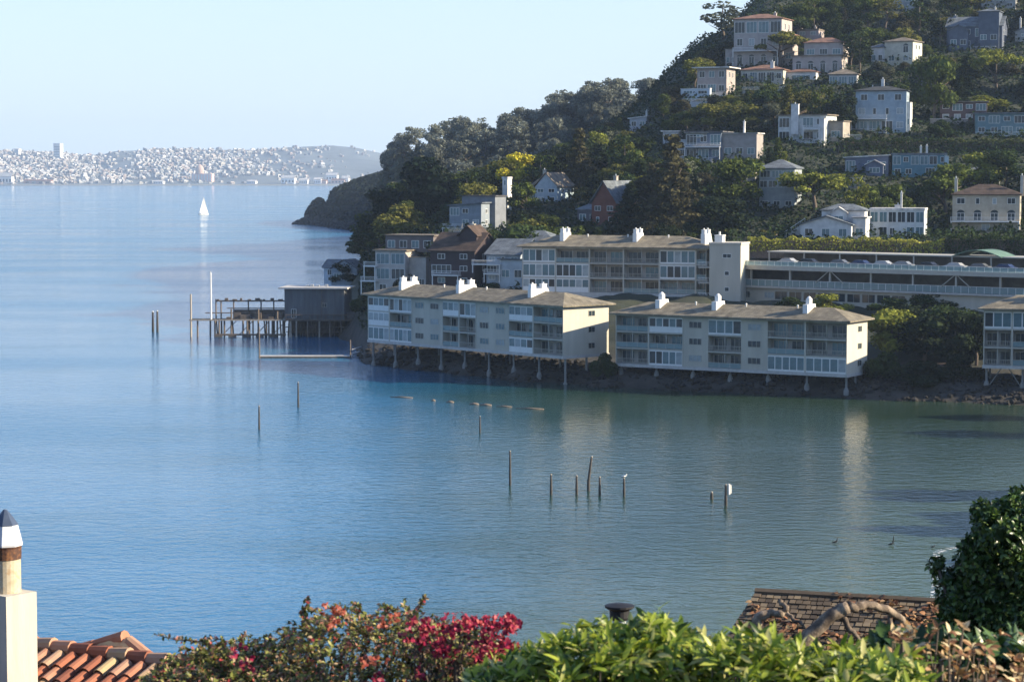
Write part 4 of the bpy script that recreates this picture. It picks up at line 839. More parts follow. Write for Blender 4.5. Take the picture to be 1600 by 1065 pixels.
# hand-placed trees: kind, px, py of the base, height px, width px, colour, label
TL = [
 ('shrub', 662, 350, 112, 150, (.006, .014, .008), 'huge dark dome shaped cypress on the point, darkest crown of the left slope', None),
 ('shrub', 628, 376, 62, 104, OL, 'wide olive bush with lit top beneath the dark dome cypress', None),
 ('round', 806, 300, 66, 62, YG, 'bright yellow green tree above the slim white tower', None),
 ('round', 822, 340, 60, 56, MG, 'leafy green tree between the white tower and the blue cottage', None),
 ('cone', 905, 300, 100, 72, BR, 'tall brownish conifer directly above the red house', None),
 ('cone', 1050, 362, 152, 118, BR, 'tallest spreading brown green conifer in the middle of the slope', None),
 ('cone', 985, 372, 86, 90, DK, 'dark conifer right of the red house', None),
 ('round', 1150, 330, 90, 86, MG, 'green tree left of the narrow grey house, lit yellow on its right side', None),
 ('round', 1120, 372, 72, 90, DK, 'dark tree at the foot of the slope left of the narrow grey house', None),
 ('spread', 1272, 336, 84, 130, LG, 'spreading yellow green tree with pale limbs right of the narrow grey house', None),
 ('tall', 1128, 66, 66, 72, GY, 'airy grey green tree on the skyline left of the tall villa', None),
 ('spread', 1218, 106, 66, 96, OL, 'rounded olive tree in front of the tall pink villa', None),
 ('round', 1100, 210, 52, 70, OL, 'low olive tree under the house with wide white eaves, left of its twin', None),
 ('round', 1160, 208, 50, 74, OL, 'low olive tree under the house with wide white eaves, right of its twin', None),
 ('round', 1460, 190, 110, 74, MG, 'tall mottled green tree right of the pale blue house', None),
 ('spread', 1556, 148, 84, 90, LG, 'tall tree with pale forked trunk below the slate blue house', None),
 ('shrub', 1535, 172, 26, 80, LG, 'rounded bright green shrub in front of the brown timber house', None),
 ('round', 1475, 334, 84, 92, MG, 'rounded green tree right of the teal house', None),
 ('round', 1524, 300, 66, 86, LG, 'lighter green tree above the beige villa, left', None),
 ('round', 1572, 300, 72, 80, DG_, 'darker green tree above the beige villa, right', None),
 ('round', 1392, 566, 92, 92, LG, 'large lit green tree right of the middle stilted block', None),
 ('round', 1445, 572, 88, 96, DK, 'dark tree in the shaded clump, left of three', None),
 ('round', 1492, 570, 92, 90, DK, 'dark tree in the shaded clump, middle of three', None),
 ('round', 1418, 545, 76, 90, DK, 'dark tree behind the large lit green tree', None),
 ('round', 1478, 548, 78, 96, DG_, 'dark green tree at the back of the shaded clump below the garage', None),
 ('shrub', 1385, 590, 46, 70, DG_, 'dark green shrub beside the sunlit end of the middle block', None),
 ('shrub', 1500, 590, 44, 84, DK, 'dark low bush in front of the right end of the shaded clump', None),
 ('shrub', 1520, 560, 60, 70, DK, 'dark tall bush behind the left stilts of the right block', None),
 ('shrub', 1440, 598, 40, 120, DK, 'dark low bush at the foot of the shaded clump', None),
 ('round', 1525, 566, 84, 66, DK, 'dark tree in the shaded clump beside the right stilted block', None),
 ('shrub', 945, 588, 42, 44, DG_, 'green bush in the gap between the left and middle stilted blocks', None),
 ('round', 1390, 500, 40, 70, DG_, 'low tree below the garage windows, right of the middle block roof', None),
 ('round', 1300, 496, 42, 60, LG, 'sunlit bush behind the middle block roof, right of its last chimney', None),
 ('shrub', 1235, 486, 26, 60, DG_, 'dark bush behind the middle block roof, left of its last chimney', None),
 ('shrub', 1468, 482, 36, 90, DG_, 'leafy bush hanging below the garage deck near the right block', None),
 ('tall', 668, 452, 78, 60, DG_, 'dark narrow tree right of the beige stacked house', None),
 ('shrub', 640, 462, 48, 60, DK, 'dark bush in front of the beige stacked house', None),
 ('round', 545, 448, 42, 56, DK, 'dark shrub tree between the small white house and the beige house', None),
 ('shrub', 570, 486, 30, 50, DG_, 'olive bush at the foot of the beige stacked house', None),
 ('shrub', 770, 462, 24, 60, DG_, 'dark hedge bush under the deck of the pale blue house', None),
 ('round', 1250, 300, 40, 56, DG_, 'small green tree above the narrow grey house', None),
 ('tall', 1385, 52, 60, 50, OL, 'yellow green tree top left of the white bay house', None),
 ('tall', 1436, 60, 60, 54, DG_, 'ragged green tree right above the white bay house', None),
 ('tall', 1516, 30, 60, 60, OL, 'yellow lit tree crown above the slate blue house', None),
 ('round', 728, 430, 60, 50, DK, 'dark bush left of the pale blue gabled house', None),
]
for kind, px, py, hp, wp, col, lab, _ in TL:
    p = hit(px, py) if py < 480 else hit(px, py, 385)
    if lab.startswith('huge'): p = P(px, py, 610)
    tree(kind, p + Vector((0, 0, -.3)), hp / F * p.y, wp / F * p.y, col, lab)
    KEEP.append((px - wp * .3, px + wp * .3, py - hp * .95, py - hp * .2, p.y))
# hedges (one clipped mass each)
def hedge(px0, px1, py, D0, D1, h, wd, col, label, seed=5, cs=.16):
    rs = np.random.RandomState(seed); a = P(px0, py, D0); b = P(px1, py, D1); b.z = a.z = (a.z + b.z) / 2; L = (b - a).length; ang = math.atan2(b.y - a.y, b.x - a.x)
    o = empty('hedge', a, ang, label, 'hedge', 'clipped hedges on the hill'); n = int(L * (h * 2 + wd) * 16)
    x = rs.rand(n) * L; t = rs.rand(n) * (2 * h + wd); y = np.where(t < h, 0, np.where(t > h + wd, wd, t - h)); z = np.where(t < h, t, np.where(t > h + wd, 2 * h + wd - t, h))
    lump = .3 * np.sin(x * .8) + .2 * np.sin(x * 2.1 + 1)
    p = np.stack([x, y - wd / 2 + rs.normal(size=n) * .15, z + (lump * z / h) + rs.normal(size=n) * .12], 1)
    nr = np.stack([x * 0, np.where(t < h, -1, np.where(t > h + wd, 1, 0)), np.where((t >= h) & (t <= h + wd), 1, .2)], 1)
    V, Q = cards(p, nr, cs * np.ones(n) * 1.0, rs); V2, Q2 = core(rs, np.array([L / 2, 0, h / 2]), np.array([L / 2 * 1.0, wd * .4, h * .6]), 6)
    V, Q = merge([(V, Q)]); me = npmesh('foliage', V, Q, M['leaf']); link('foliage', me, o, color=col)
    m = MB(); m.box(.1, L - .1, -wd * .36, wd * .36, -1.5, h * .84); m.build('stems', M['bark'], o)
    KEEP.append((min(px0, px1), max(px0, px1), py - h / D0 * F, py, D0))
hedge(1168, 1400, 392, 488, 485, 2.5, 3, (.26, .26, .05), 'long yellow green clipped hedge behind the parking canopy', 5)
hedge(1402, 1476, 396, 482, 480, 2.5, 3, (.32, .31, .06), 'bright end piece of the hedge beside the arched awning', 6)
hedge(1310, 1480, 236, 600, 600, 3.0, 3, DG_, 'dark green hedge terrace below the pale blue house', 7)
hedge(1480, 1640, 240, 600, 596, 3.4, 3, (.07, .085, .03), 'olive hedge terrace below the blue green house', 8)
hedge(1130, 1215, 378, 520, 516, 2.2, 3, (.14, .13, .03), 'sunlit shrub border behind the stair tower', 9)
hedge(1478, 1640, 396, 480, 470, 3.4, 3, DG_, 'dark hedge below the beige villa', 10)

# random planting over the hillside
SKY = ([560, 575, 590, 740, 780, 840, 870, 905, 940, 960, 1000, 1040, 1062, 1075, 1110, 1140, 1180, 1200, 3000], [372, 330, 262, 268, 246, 244, 230, 214, 200, 186, 170, 140, 122, 100, 72, 62, 40, 14, -400])
kinds = ['round'] * 5 + ['spread'] * 2 + ['tall'] * 2 + ['cone'] + ['shrub'] * 2
cols = [DK, DK, DG_, DG_, MG, MG, OL, LG, GY, BR]
KLAB = {'round': 'rounded broadleaf tree in the hillside wood', 'spread': 'flat topped cypress in the hillside wood', 'tall': 'tall thin crowned tree in the hillside wood', 'shrub': 'low rounded shrub on the wooded hillside', 'cone': 'pointed conifer in the hillside wood'}
def clear(px, py, h, w, D):
    x0, x1, y0, y1 = px - w / 2, px + w / 2, py - h, py
    for a, b, c, d, kd in KEEP:
        if x1 > a + 3 and x0 < b - 3:
            if D < kd - 1 and y0 < d - (d - c) * .22 and y1 > c: return False
            if abs(D - kd) < 9 and y1 > c and y0 < d and px > a - 4 and px < b + 4: return False
            if kd <= D < kd + 7 and px > a and px < b and y1 > c and y1 < d + 12: return False
    return True
SHORT = {}
def shortn(l):
    for k, v in (('small white garage', 'the white garage'), ('cut by the top', 'the top edge house'), ('peeping', 'the top corner cottage'), ('cream cottage', 'the cream cottage'), ('grey blue house', 'the grey blue house'), ('half buried', 'the half buried white house'), ('castellated', 'the castellated annex'), ('tall pink', 'the tall pink villa'), ('pink two', 'the two level pink villa'), ('long cream', 'the cream bungalow'), ('wide white eaves', 'the wide eaved house'), ('pavilion', 'the pavilion'), ('rounded bay', 'the white bay house'), ('big slate', 'the slate blue house'), ('cut by the right', 'the grey gabled house'), ('tall pale blue', 'the pale blue house'), ('massive', 'the white chimney house'), ('slanting', 'the slanting roofed house'), ('tiny white', 'the tiny hut'), ('narrow grey', 'the narrow grey house'), ('low slate', 'the low slate cottage'), ('teal flat', 'the teal house'), ('two gabled', 'the two gabled cottage'), ('glazed upper', 'the white flat roofed house'), ('large beige', 'the beige villa'), ('blue green', 'the blue green house'), ('dark brown timber', 'the timber house'), ('red shingle', 'the red house'), ('pale blue gabled', 'the pale blue cottage'), ('slim white', 'the slim white tower'), ('white window', 'the window walled house'), ('stacked', 'the stacked beige house'), ('jumbled', 'the brown shingled house'), ('long deck', 'the decked blue house'), ('on the point behind', 'the land end house')):
        if k in l: return v
    return 'the beach hut'
CN = {DK: 'nearly black green', DG_: 'dark green', MG: 'mid green', OL: 'olive', LG: 'yellowish green', GY: 'grey green', BR: 'brownish', YG: 'yellow'}
used = {}
def wlabel(kind, px, py, h, c):
    hs_ = sorted(HN, key=lambda q: (q[0] - px) ** 2 + (1.5 * (q[1] - py)) ** 2)
    kw = {'round': 'rounded tree', 'spread': 'flat topped cypress', 'tall': 'thin crowned tree', 'shrub': 'low shrub', 'cone': 'conifer'}[kind]
    sz = 'small ' if h < 8 else 'tall ' if h > 12 else ''
    for q in hs_[:4]:
        dx = px - q[0]; dy = py - q[1]; r = math.hypot(dx, dy)
        pos = ('close ' if r < 45 else 'well ' if r > 110 else '') + ('above' if dy < -abs(dx) * .5 else 'below' if dy > abs(dx) * .5 else '')
        if abs(dx) > abs(dy) * .5: pos = (pos + (' and ' if pos and not pos.endswith(' ') else '')) + ('left' if dx < 0 else 'right')
        l = sz + CN[c] + ' ' + kw + ' ' + pos + (' of ' if pos.endswith(('left', 'right')) else ' ') + shortn(q[3])
        if l not in used: break
    used[l] = 1; return l
placed = []; tries = 0; NT = 0
pr = random.Random(21)
CNT = {}
while NT < 640 and tries < 90000:
    tries += 1
    u = pr.uniform(570, 1690); D = 470 + 400 * pr.random() ** .8
    X = (u - 800) / F * D; z = tz(X, D)
    if z < 9 or (u > 1130 and D < 512): continue
    kind = pr.choice(kinds)
    if CNT.get(kind, 0) >= 245: continue
    h = pr.uniform(7.5, 14) * (.42 if kind == 'shrub' else 1) * (1.25 if kind == 'tall' else 1) * (1.1 if D > 680 else 1)
    w = h * {'round': .95, 'spread': 1.35, 'tall': .6, 'shrub': 1.7, 'cone': .6}[kind] * pr.uniform(.85, 1.2)
    px, py = proj((X, D, z)); hp = h / D * F; wp = w / D * F
    if px > 1660 or py < -40: continue
    sk = float(np.interp(px, *SKY))
    if py - hp < sk:
        hp2 = py - sk
        if hp2 < 14: continue
        h *= hp2 / hp; w *= (hp2 / hp) ** .5; hp = hp2; wp = w / D * F
    if any((X - a) ** 2 + (D - b) ** 2 < (c + w) ** 2 * .05 for a, b, c in placed): continue
    if not clear(px, py, hp, wp, D): continue
    placed.append((X, D, w)); NT += 1; CNT[kind] = CNT.get(kind, 0) + 1
    c = c0 = pr.choice(cols if px > 900 else cols[:7]); k = pr.uniform(.6, 1.12); c = tuple(q * k for q in c)
    tree(kind, (X, D, z - .3), h, w, c, wlabel(kind, px, py - hp * .5, h, c0), 'trees of the hillside wood: ' + KN[kind].replace('_', ' '))
print('trees', NT, tries)
for i in range(70):
    u = pr.uniform(1690, 2150); D = pr.uniform(400, 820); X = (u - 800) / F * D; z = tz(X, D); kind = pr.choice(kinds); h = pr.uniform(6, 12) * (.45 if kind == 'shrub' else 1)
    c = pr.choice(cols); tree(kind, (X, D, z - .3), h, h * (1.7 if kind == 'shrub' else .95), c, KN[kind].replace('_', ' ') + ' of the hillside beyond the right edge', 'trees beyond the right edge: ' + KN[kind].replace('_', ' '))
# ridge wood: hazy eucalyptus on the far ridge, haze partly put into their paler colour
for i in range(150):
    u = pr.uniform(605, 1110); D = pr.uniform(1080, 1190) if i < 100 else pr.uniform(960, 1100)
    if u < 640: D = pr.uniform(1150, 1190)
    z = ridgez(u, D); h = pr.uniform(12, 19); X = (u - 800) / F * D
    px, py = proj((X, D, z)); top = float(np.interp(px, [600, 612, 640, 680, 740, 800, 858, 870, 900, 950, 1000, 1060, 1100], [250, 226, 198, 184, 174, 166, 164, 144, 128, 120, 119, 120, 120]))
    hp = h / D * F
    if py - hp < top: h *= max(.35, (py - top) / hp)
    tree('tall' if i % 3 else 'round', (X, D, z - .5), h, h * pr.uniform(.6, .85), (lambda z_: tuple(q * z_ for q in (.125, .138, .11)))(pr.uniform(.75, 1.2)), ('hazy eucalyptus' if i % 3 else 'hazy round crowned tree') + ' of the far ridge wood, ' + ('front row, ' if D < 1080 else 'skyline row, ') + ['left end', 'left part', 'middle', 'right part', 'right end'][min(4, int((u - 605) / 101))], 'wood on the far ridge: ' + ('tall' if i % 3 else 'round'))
# ground cover of ivy, brambles and low scrub
def cover(name, n, sampler, size, mats, color, seed):
    rs = np.random.RandomState(seed); P_ = sampler(rs, n); nr = np.tile(np.array([[0, -.3, 1.0]]), (len(P_), 1))
    V, Q = cards(P_, nr, size * np.ones(len(P_)), rs); o = link(name, npmesh(name, V, Q, mats), color=color); return tag(o, kind='stuff')
def smp(rs, n):
    out = []
    while len(out) < n:
        u = rs.uniform(560, 2050) if rs.rand() < .9 else rs.uniform(1700, 2250); D = rs.uniform(400 if rs.rand() < .2 else 455, 880)
        if D < 455 and u < 1700: continue
        X = (u - 800) / F * D; z = tz(X, D)
        if z < 4 or (u > 1140 and 424 < D < 490) : continue
        ok = True
        px, py = proj((X, D, z))
        b = abs(math.sin(X * .31 + math.sin(D * .17)) * math.sin(D * .27 + math.sin(X * .11)))
        if px < 1165 and px > 815 and D < 486: continue
        out.append((X, D, z - .2 + rs.rand() * (.9 + 2.6 * b)))
    return np.array(out)
tag(cover('ground_cover', 165000, smp, .36, M['leaf'], (.018, .032, .012), 4), 'ivy, brambles and low scrub covering the slope between the trees', 'ground cover')
def smp2(rs, n):
    out = []
    while len(out) < n:
        u = rs.uniform(480, 640); D = rs.uniform(1430, 1900)
        z = headz(u, D)
        if z < 4: continue
        out.append(((u - 800) / F * D, D, z + rs.rand() * 2.5))
    return np.array(out)
tag(cover('headland_scrub', 14000, smp2, 2.2, M['leaf'], (.008, .014, .009), 5), 'dark scrub and low wood clothing the distant headland', 'scrub')
def smp3(rs, n):
    out = []
    while len(out) < n:
        u = rs.uniform(560, 1500); D = rs.uniform(950, 1250); z = ridgez(u, D)
        out.append(((u - 800) / F * D, D, z + rs.rand() * 4))
    return np.array(out)
tag(cover('ridge_scrub', 14000, smp3, 1.8, M['leaf'], (.06, .065, .04), 6), 'scrub and undergrowth of the far ridge wood', 'scrub')
# shore rocks
def rocks(name, n, seed, samp):
    rs = np.random.RandomState(seed); parts = []
    for i in range(n):
        x, y, z, r = samp(rs); parts.append(core(rs, np.array([x, y, z]), np.array([r * rs.uniform(.7, 1.4), r * rs.uniform(.7, 1.3), r * .7]), 4))
    V, Q = merge(parts); o = link(name, npmesh(name, V, Q, M['rock'])); return tag(o, kind='stuff')
M['rock'] = paint('shore_rock', (.022, .020, .018), .95, .5, .6, bump=.4)
def rsmp(rs):
    while True:
        u = rs.uniform(560, 1720); D = rs.uniform(360, 480); X = (u - 800) / F * D; z = tz(X, D)
        if -.4 < z < 3.2: return X, D, z, rs.uniform(.2, .75)
tag(rocks('shore_rocks', 1300, 8, rsmp), 'dark broken rocks along the waterline under the stilted blocks', 'rocks')
def rsmp2(rs):
    while True:
        u = rs.uniform(462, 560); D = rs.uniform(1560, 1760); z = headz(u, D)
        if -.9 < z < 6: return (u - 800) / F * D, D, z, rs.uniform(1, 3.2)
tag(rocks('headland_rocks', 260, 9, rsmp2), 'dark rocks at the tip of the distant headland', 'rocks')

# ------------------------------------------------------------ pier, shed, docks, pilings
def dz(px, py, z): q = corner(px, py, z); return Vector((q[0], q[1], z))
DKZ = 4.1
pa = dz(297, 499, DKZ)
YP = pa.y
def XP(px, Y=None): return (px - 800) / F * (Y or YP)
pier = empty('pier', (XP(297), YP, 0), 0, 'old timber pier of bare posts and beams running out from the shed', 'pier')
x0 = 0; xe = XP(592) - XP(297)
m = MB(); m.box(xe * .5, xe + 4, 0, 13, DKZ - .35, DKZ); m.build('deck', M['wood'], pier)
m = MB(); m.box(-.4, xe * .5, 0, .35, DKZ - .3, DKZ + .02); m.box(-.4, xe * .5, 4.0, 4.35, DKZ - .3, DKZ); 
m.build('beam', M['woodpale'], pier)
for px, zt in ((297, 10.0), (307, 4), (327, 4.2), (334, 4.2), (341, 4.2), (349, 4), (360, 6.5), (378, 4), (385, 4), (402, 6.5), (415, 4), (424, 4), (432, 6), (441, 4), (452, 4), (462, 4), (480, 4), (498, 4), (515, 4), (532, 4), (560, 4), (580, 4)):
    m = MB(); xx = XP(px) - XP(297); yy = .2 + (hash((px * 37) % 11) % 3) * .3; m.tube((xx, yy, -2), (xx + .05, yy, zt), .27 if zt > 9 else .22, .2, 8); m.build('pile', M['woodpale'] if px in (297, 452, 462, 498) else M['wood'], pier)
for px in (341, 385, 424, 470, 520, 560):
    m = MB(); xx = XP(px) - XP(297); m.tube((xx, 5, -2), (xx, 5, DKZ - .1), .24, .2, 8); m.build('pile', M['wood'], pier)
m = MB(); m.box(XP(334) - XP(297), XP(445) - XP(297), 3, 3.4, DKZ + 4.0, DKZ + 4.35); tb = m.build('top_beam', M['wood'], pier)
for px in (334, 342, 362, 385, 405, 425, 443):
    m = MB(); xx = XP(px) - XP(297); m.tube((xx, 3.2, DKZ - .4), (xx, 3.2, DKZ + 4.0 + (.6 if px in (334, 405) else 0)), .17, n=7); m.build('post', M['wood'], pier)
for za, a, b in ((DKZ + 2.4, 352, 445), (DKZ + 1.3, 318, 400)):
    m = MB(); m.box(XP(a) - XP(297), XP(b) - XP(297), 2.2, 2.45, za, za + .22); m.build('rail', M['wood'], pier)
for i in range(9):
    m = MB(); xx = XP(336 + i * 12) - XP(297); m.box(xx, xx + .5 + (i % 3) * .3, 2.9, 3.5, DKZ + 4.35, DKZ + 4.6 + (i % 2) * .25); m.build('timber_block', M['wood'], tb)
m = MB(); m.box(XP(335) - XP(297), XP(446) - XP(297), -.2, .25, .35, .75); m.build('fender_beam', M['wood'], pier)
for px in (340, 362, 385, 405, 425):
    m = MB(); xx = XP(px) - XP(297); m.box(xx - .9, xx + .9, -.5, .5, -.2, .55); m.build('float', M['wood'], pier)
m = MB(); m.box(XP(360) - XP(297), XP(445) - XP(297), 5, 9, DKZ, DKZ + 1.9); m.build('storage_bin', M['wood'], pier)
for k in range(34):
    px = 338 + (k * 53) % 240; yy = [2.2, 4.6, 7.2, 9.8, 12.2][k % 5]; xx = XP(px) - XP(297)
    if px < 440 and yy > 5: continue
    m = MB(); m.tube((xx, yy, -2), (xx + .2 * ((k * 7) % 5 - 2), yy, DKZ - .3), .2, .17, 7); m.build('pile', M['wood'], pier)
for k in range(9):
    px = 345 + k * 26; xx = XP(px) - XP(297); m = MB(); m.tube((xx, .6, .3), (xx + 3.4, .6, DKZ - .4), .1, n=6); m.build('cross_brace', M['wood'], pier)
for za, a, b, yy in ((2.2, 440, 585, .5), (1.0, 445, 585, 2.0), (DKZ + 1.0, 445, 590, -.1), (DKZ + .5, 540, 590, -.1)):
    m = MB(); m.box(XP(a) - XP(297), XP(b) - XP(297), yy - .1, yy + .12, za, za + .2); m.build('rail', M['wood'], pier)
for k in range(12):
    xx = XP(446 + k * 12.5) - XP(297); m = MB(); m.box(xx - .08, xx + .08, -.12, .04, DKZ, DKZ + 1.15); m.build('post', M['wood'], pier)
m = MB(); m.box(XP(446) - XP(297), XP(590) - XP(297), 12.7, 13.2, -1, DKZ - .36); m.build('underdeck_backing', M['wood'], pier)  # solid backing added so the space under the deck reads dark
for k in range(8):
    xx = XP(352 + k * 11) - XP(297); m = MB(); m.box(xx, xx + 1.1 + (k % 3) * .5, 1.0 + (k % 2), 2.0 + (k % 2), DKZ, DKZ + .5 + .5 * ((k * 5) % 3)); m.build('crate', M['wood'], pier)
# white pole at the end of the pier
o = MB(); o.tube((0, 0, 0), (0, 0, 10.5), .22, .15, 10); o.lathe((0, 0, 10.5), [(.15, 0), (.24, .1), (.12, .4), (.03, .7)], 10)
o = o.build('flag_pole', M['white'], None, (XP(328.5), YP + .5, DKZ + 0.0)); tag(o, 'tall white pole standing on the outer end of the pier', 'pole')
# shed
sh = empty('pier_shed', (XP(443), YP + 1.5, DKZ), R(-6), 'grey timber shed with a flat overhanging roof on the pier', 'shed')
W_ = XP(538) - XP(443)
m = MB(); m.box(0, W_, 0, 10, 0, 7.1)
for i in range(int(W_ / .6)): m.box(i * .6 + .27, i * .6 + .33, -.03, -.001, 0, 7.0)
M['shed'] = paint('shed_boards', (.115, .12, .125), .85, .3, .8, streak=True); m.build('wall', M['shed'], sh)
m = MB(); m.box(-1.3, W_ + .9, -.9, 10.6, 7.1, 7.45); rf = m.build('roof', M['slab'], sh)
for i, xx in enumerate((4.5, 5.6, 7, 9)):
    m = MB(); m.box(xx, xx + .7, 3, 3.8, 7.45, 7.9 + .15 * (i % 2)); m.build('roof_box', M['metal'], rf)
m = MB(); m.box(W_ * .62, W_ * .62 + .12, -.08, -.001, .1, 6.9); m.build('corner_board', M['wood'], sh)
win(sh, 2.2, 0, .3, 1.2, 2.1, 'glass', 'white', name='door'); win(sh, 9.5, 0, 2.8, 1.2, 1.0, 'glass', 'condotrim')
m = MB(); m.box(0, 10.5, 0, 7, 0, 1.4); m.box(1, 4, 1, 4, 1.4, 2.4); m.box(6, 9.5, 2, 6, 1.4, 3.0)
o = m.build('deck_boxes', M['shed'], None, (XP(541), YP + 2, DKZ)); tag(o, 'low grey boxes and steps on the deck right of the shed', 'deck boxes')
# floating dock with gangway
fd = empty('floating_dock', water(405, 559), 0, 'long low floating dock in front of the pier', 'dock')
wl = water(550, 559).x - water(405, 559).x
m = MB(); m.box(0, wl, -.2, 2.0, -.2, .42); m.build('deck', M['slab'], fd)
m = MB(); m.box(.1, wl - .1, -.26, -.2, -.1, .3); m.build('fender', M['wood'], fd)
for xx, h_ in ((.1, 6.5), (wl - .3, 3.8)):
    m = MB(); m.tube((xx, -.5, -2), (xx, -.5, h_), .16, .13, 8); m.build('mooring_post', M['wood'], fd)
gq = water(550, 557); ge = P(584, 543, gq.y + 13)
gw = MB(); d_ = ge - gq
for s in (-.7, .7): gw.path([gq + Vector((0, s, .5)), ge + Vector((0, s, .1))], [.16, .16], 6); gw.path([gq + Vector((0, s, 1.5)), ge + Vector((0, s, 1.1))], [.06, .06], 6)
gw.add([gq + Vector((0, -.7, .55)), gq + Vector((0, .7, .55)), ge + Vector((0, .7, .2)), ge + Vector((0, -.7, .2))], [(0, 1, 2, 3)])
o = gw.build('gangway', M['metal']); tag(o, 'sloping grey gangway from the floating dock up to the left block', 'gangway')
# lone pilings in the water: px, top y, waterline y, radius px, lean
PL = [(239, 487, 519, 1.6, 0, 'left of the close pair of posts off the pier end'), (246, 486, 519, 1.6, 0, 'right of the close pair of posts off the pier end'),
 (405, 634, 671, 1.3, 0, 'slender post standing alone at far left of the open water'), (466, 597, 636, 1.3, 0, 'slender post below the floating dock'),
 (750, 650, 676, 1.2, 0, 'short thin post below the floating boom'), (797, 704, 758, 1.6, 0, 'tallest post, left of the row of posts'),
 (861, 741, 773, 1.8, 0, 'first short post right of the tallest one'), (901, 743, 772, 1.8, 0, 'short post just left of the leaning one'),
 (919, 713, 767, 2.0, .10, 'leaning post in the middle of the row'), (937, 745, 774, 1.7, 0, 'short post just right of the leaning one'),
 (975, 747, 775, 1.7, 0, 'post with a white gull on top'), (1112, 769, 779, 2.2, 0, 'low dark stump left of the thick broken post'),
 (1134, 757, 790, 2.0, 0, 'broken double post with a pale side, nearest the cove')]
for px, yt, yw, rp, lean, lb in PL:
    q = water(px, yw); h_ = (yw - yt) / F * q.y; r_ = rp / F * q.y
    m = MB(); l_ = lean * h_
    m.path([(0, 0, -2), (l_ * .1, 0, h_ * .3), (l_ * .6, .02, h_ * .7), (l_, 0, h_)], [r_ * 1.25, r_ * 1.2, r_, r_ * .85], 9)
    T = empty('mooring_piling', q, 0, lb, 'piling', 'pilings standing in the bay'); T['label'] = 'weathered piling, ' + lb
    m.build('post', M['oldpost'], T, smooth=True)
    c = MB(); c.lathe((l_, 0, h_), [(r_ * .9, 0), (r_ * .8, r_ * .6), (r_ * .2, r_ * .9)], 9); c.build('cap', M['woodpale'] if px not in (239, 246, 296) else M['white'], T)
    if px == 1134:
        c = MB(); c.path([(r_ * 2.4, 0, h_ * .55), (r_ * 2.3, 0, h_ * 1.05)], [r_, r_], 8); c.path([(r_ * 3.8, .1, h_ * .6), (r_ * 3.8, .1, h_ * 1.0)], [r_ * .7, r_ * .6], 7); c.build('broken_side', M['white'], T)
# gull and cormorants
def bird(px, py, D, s, col, name, label, up=0.0, ry=0):
    q = P(px, py, D) if D else water(px, py)
    T = empty(name, q, ry, label, 'bird'); b = MB()
    b.path([(-.30, 0, .10), (-.16, 0, .14), (0, 0, .18), (.12, 0, .22), (.17, 0, .30 + up), (.19, 0, .36 + up * 1.6), (.23, 0, .38 + up * 1.7)], [.015, .06, .09, .075, .045, .04, .02], 9)
    for v_i in range(len(b.v)): b.v[v_i] = tuple(k * s for k in b.v[v_i])
    b.build('body', M[col], T, smooth=True)
    w_ = MB(); w_.path([(-.28 * s, .05 * s, .13 * s), (-.05 * s, .085 * s, .2 * s), (.08 * s, .07 * s, .2 * s)], [.01 * s, .045 * s, .02 * s], 6); w_.path([(-.28 * s, -.05 * s, .13 * s), (-.05 * s, -.085 * s, .2 * s), (.08 * s, -.07 * s, .2 * s)], [.01 * s, .045 * s, .02 * s], 6); w_.build('wing', M['metal'] if col == 'white' else M[col], T, smooth=True)
    k_ = MB(); k_.tube(((.23) * s, 0, (.38 + up * 1.7) * s), (.31 * s, 0, (.37 + up * 1.7) * s), .012 * s, .003 * s, 6); k_.build('beak', M['woodpale'], T)
M['black'] = paint('black_feathers', (.015, .015, .017), .6, .2, 4)
q = water(975, 775); gz_ = 28 / F * q.y
T = bird(977, 748, None, 1.5, 'white', 'gull', 'white gull perched on the post at the right end of the row')
C.objects['gull'].location = (q.x, q.y, gz_ + .0)
bird(1305, 849, None, 1.1, 'black', 'cormorant', 'small dark bird on the shallow water, left of the two near the shadows', .1)
bird(1393, 852, None, 1.15, 'black', 'cormorant', 'upright dark bird in the shallows near the beach', .3)
bird(1458, 856, None, .9, 'black', 'cormorant', 'dark bird closest to the surf line', .0)
# boom logs
for i, (a, b, py, lb) in enumerate(((610, 645, 620.5, 'first floating boom log at the left'), (674, 680, 626, 'tiny floating boom stub'), (698, 709, 628.5, 'short floating boom log in the middle'), (734, 748, 631.5, 'floating boom log right of the middle'), (750, 768, 633, 'longest dark floating boom log'), (775, 800, 635, 'pale floating boom log'), (806, 850, 638, 'last floating boom log at the right'))):
    p = water(a, py); q = water(b, py + (b - a) * .03); m = MB(); m.path([(0, 0, 0), (q - p) * .5 + Vector((0, 0, .05)), q - p], [.12, .2, .12] if i in (0, 5, 6) else [.2, .3, .2], 7)
    o = m.build('floating_log', M['wood'], None, p, smooth=True); tag(o, lb, 'log', 'logs of the floating boom')
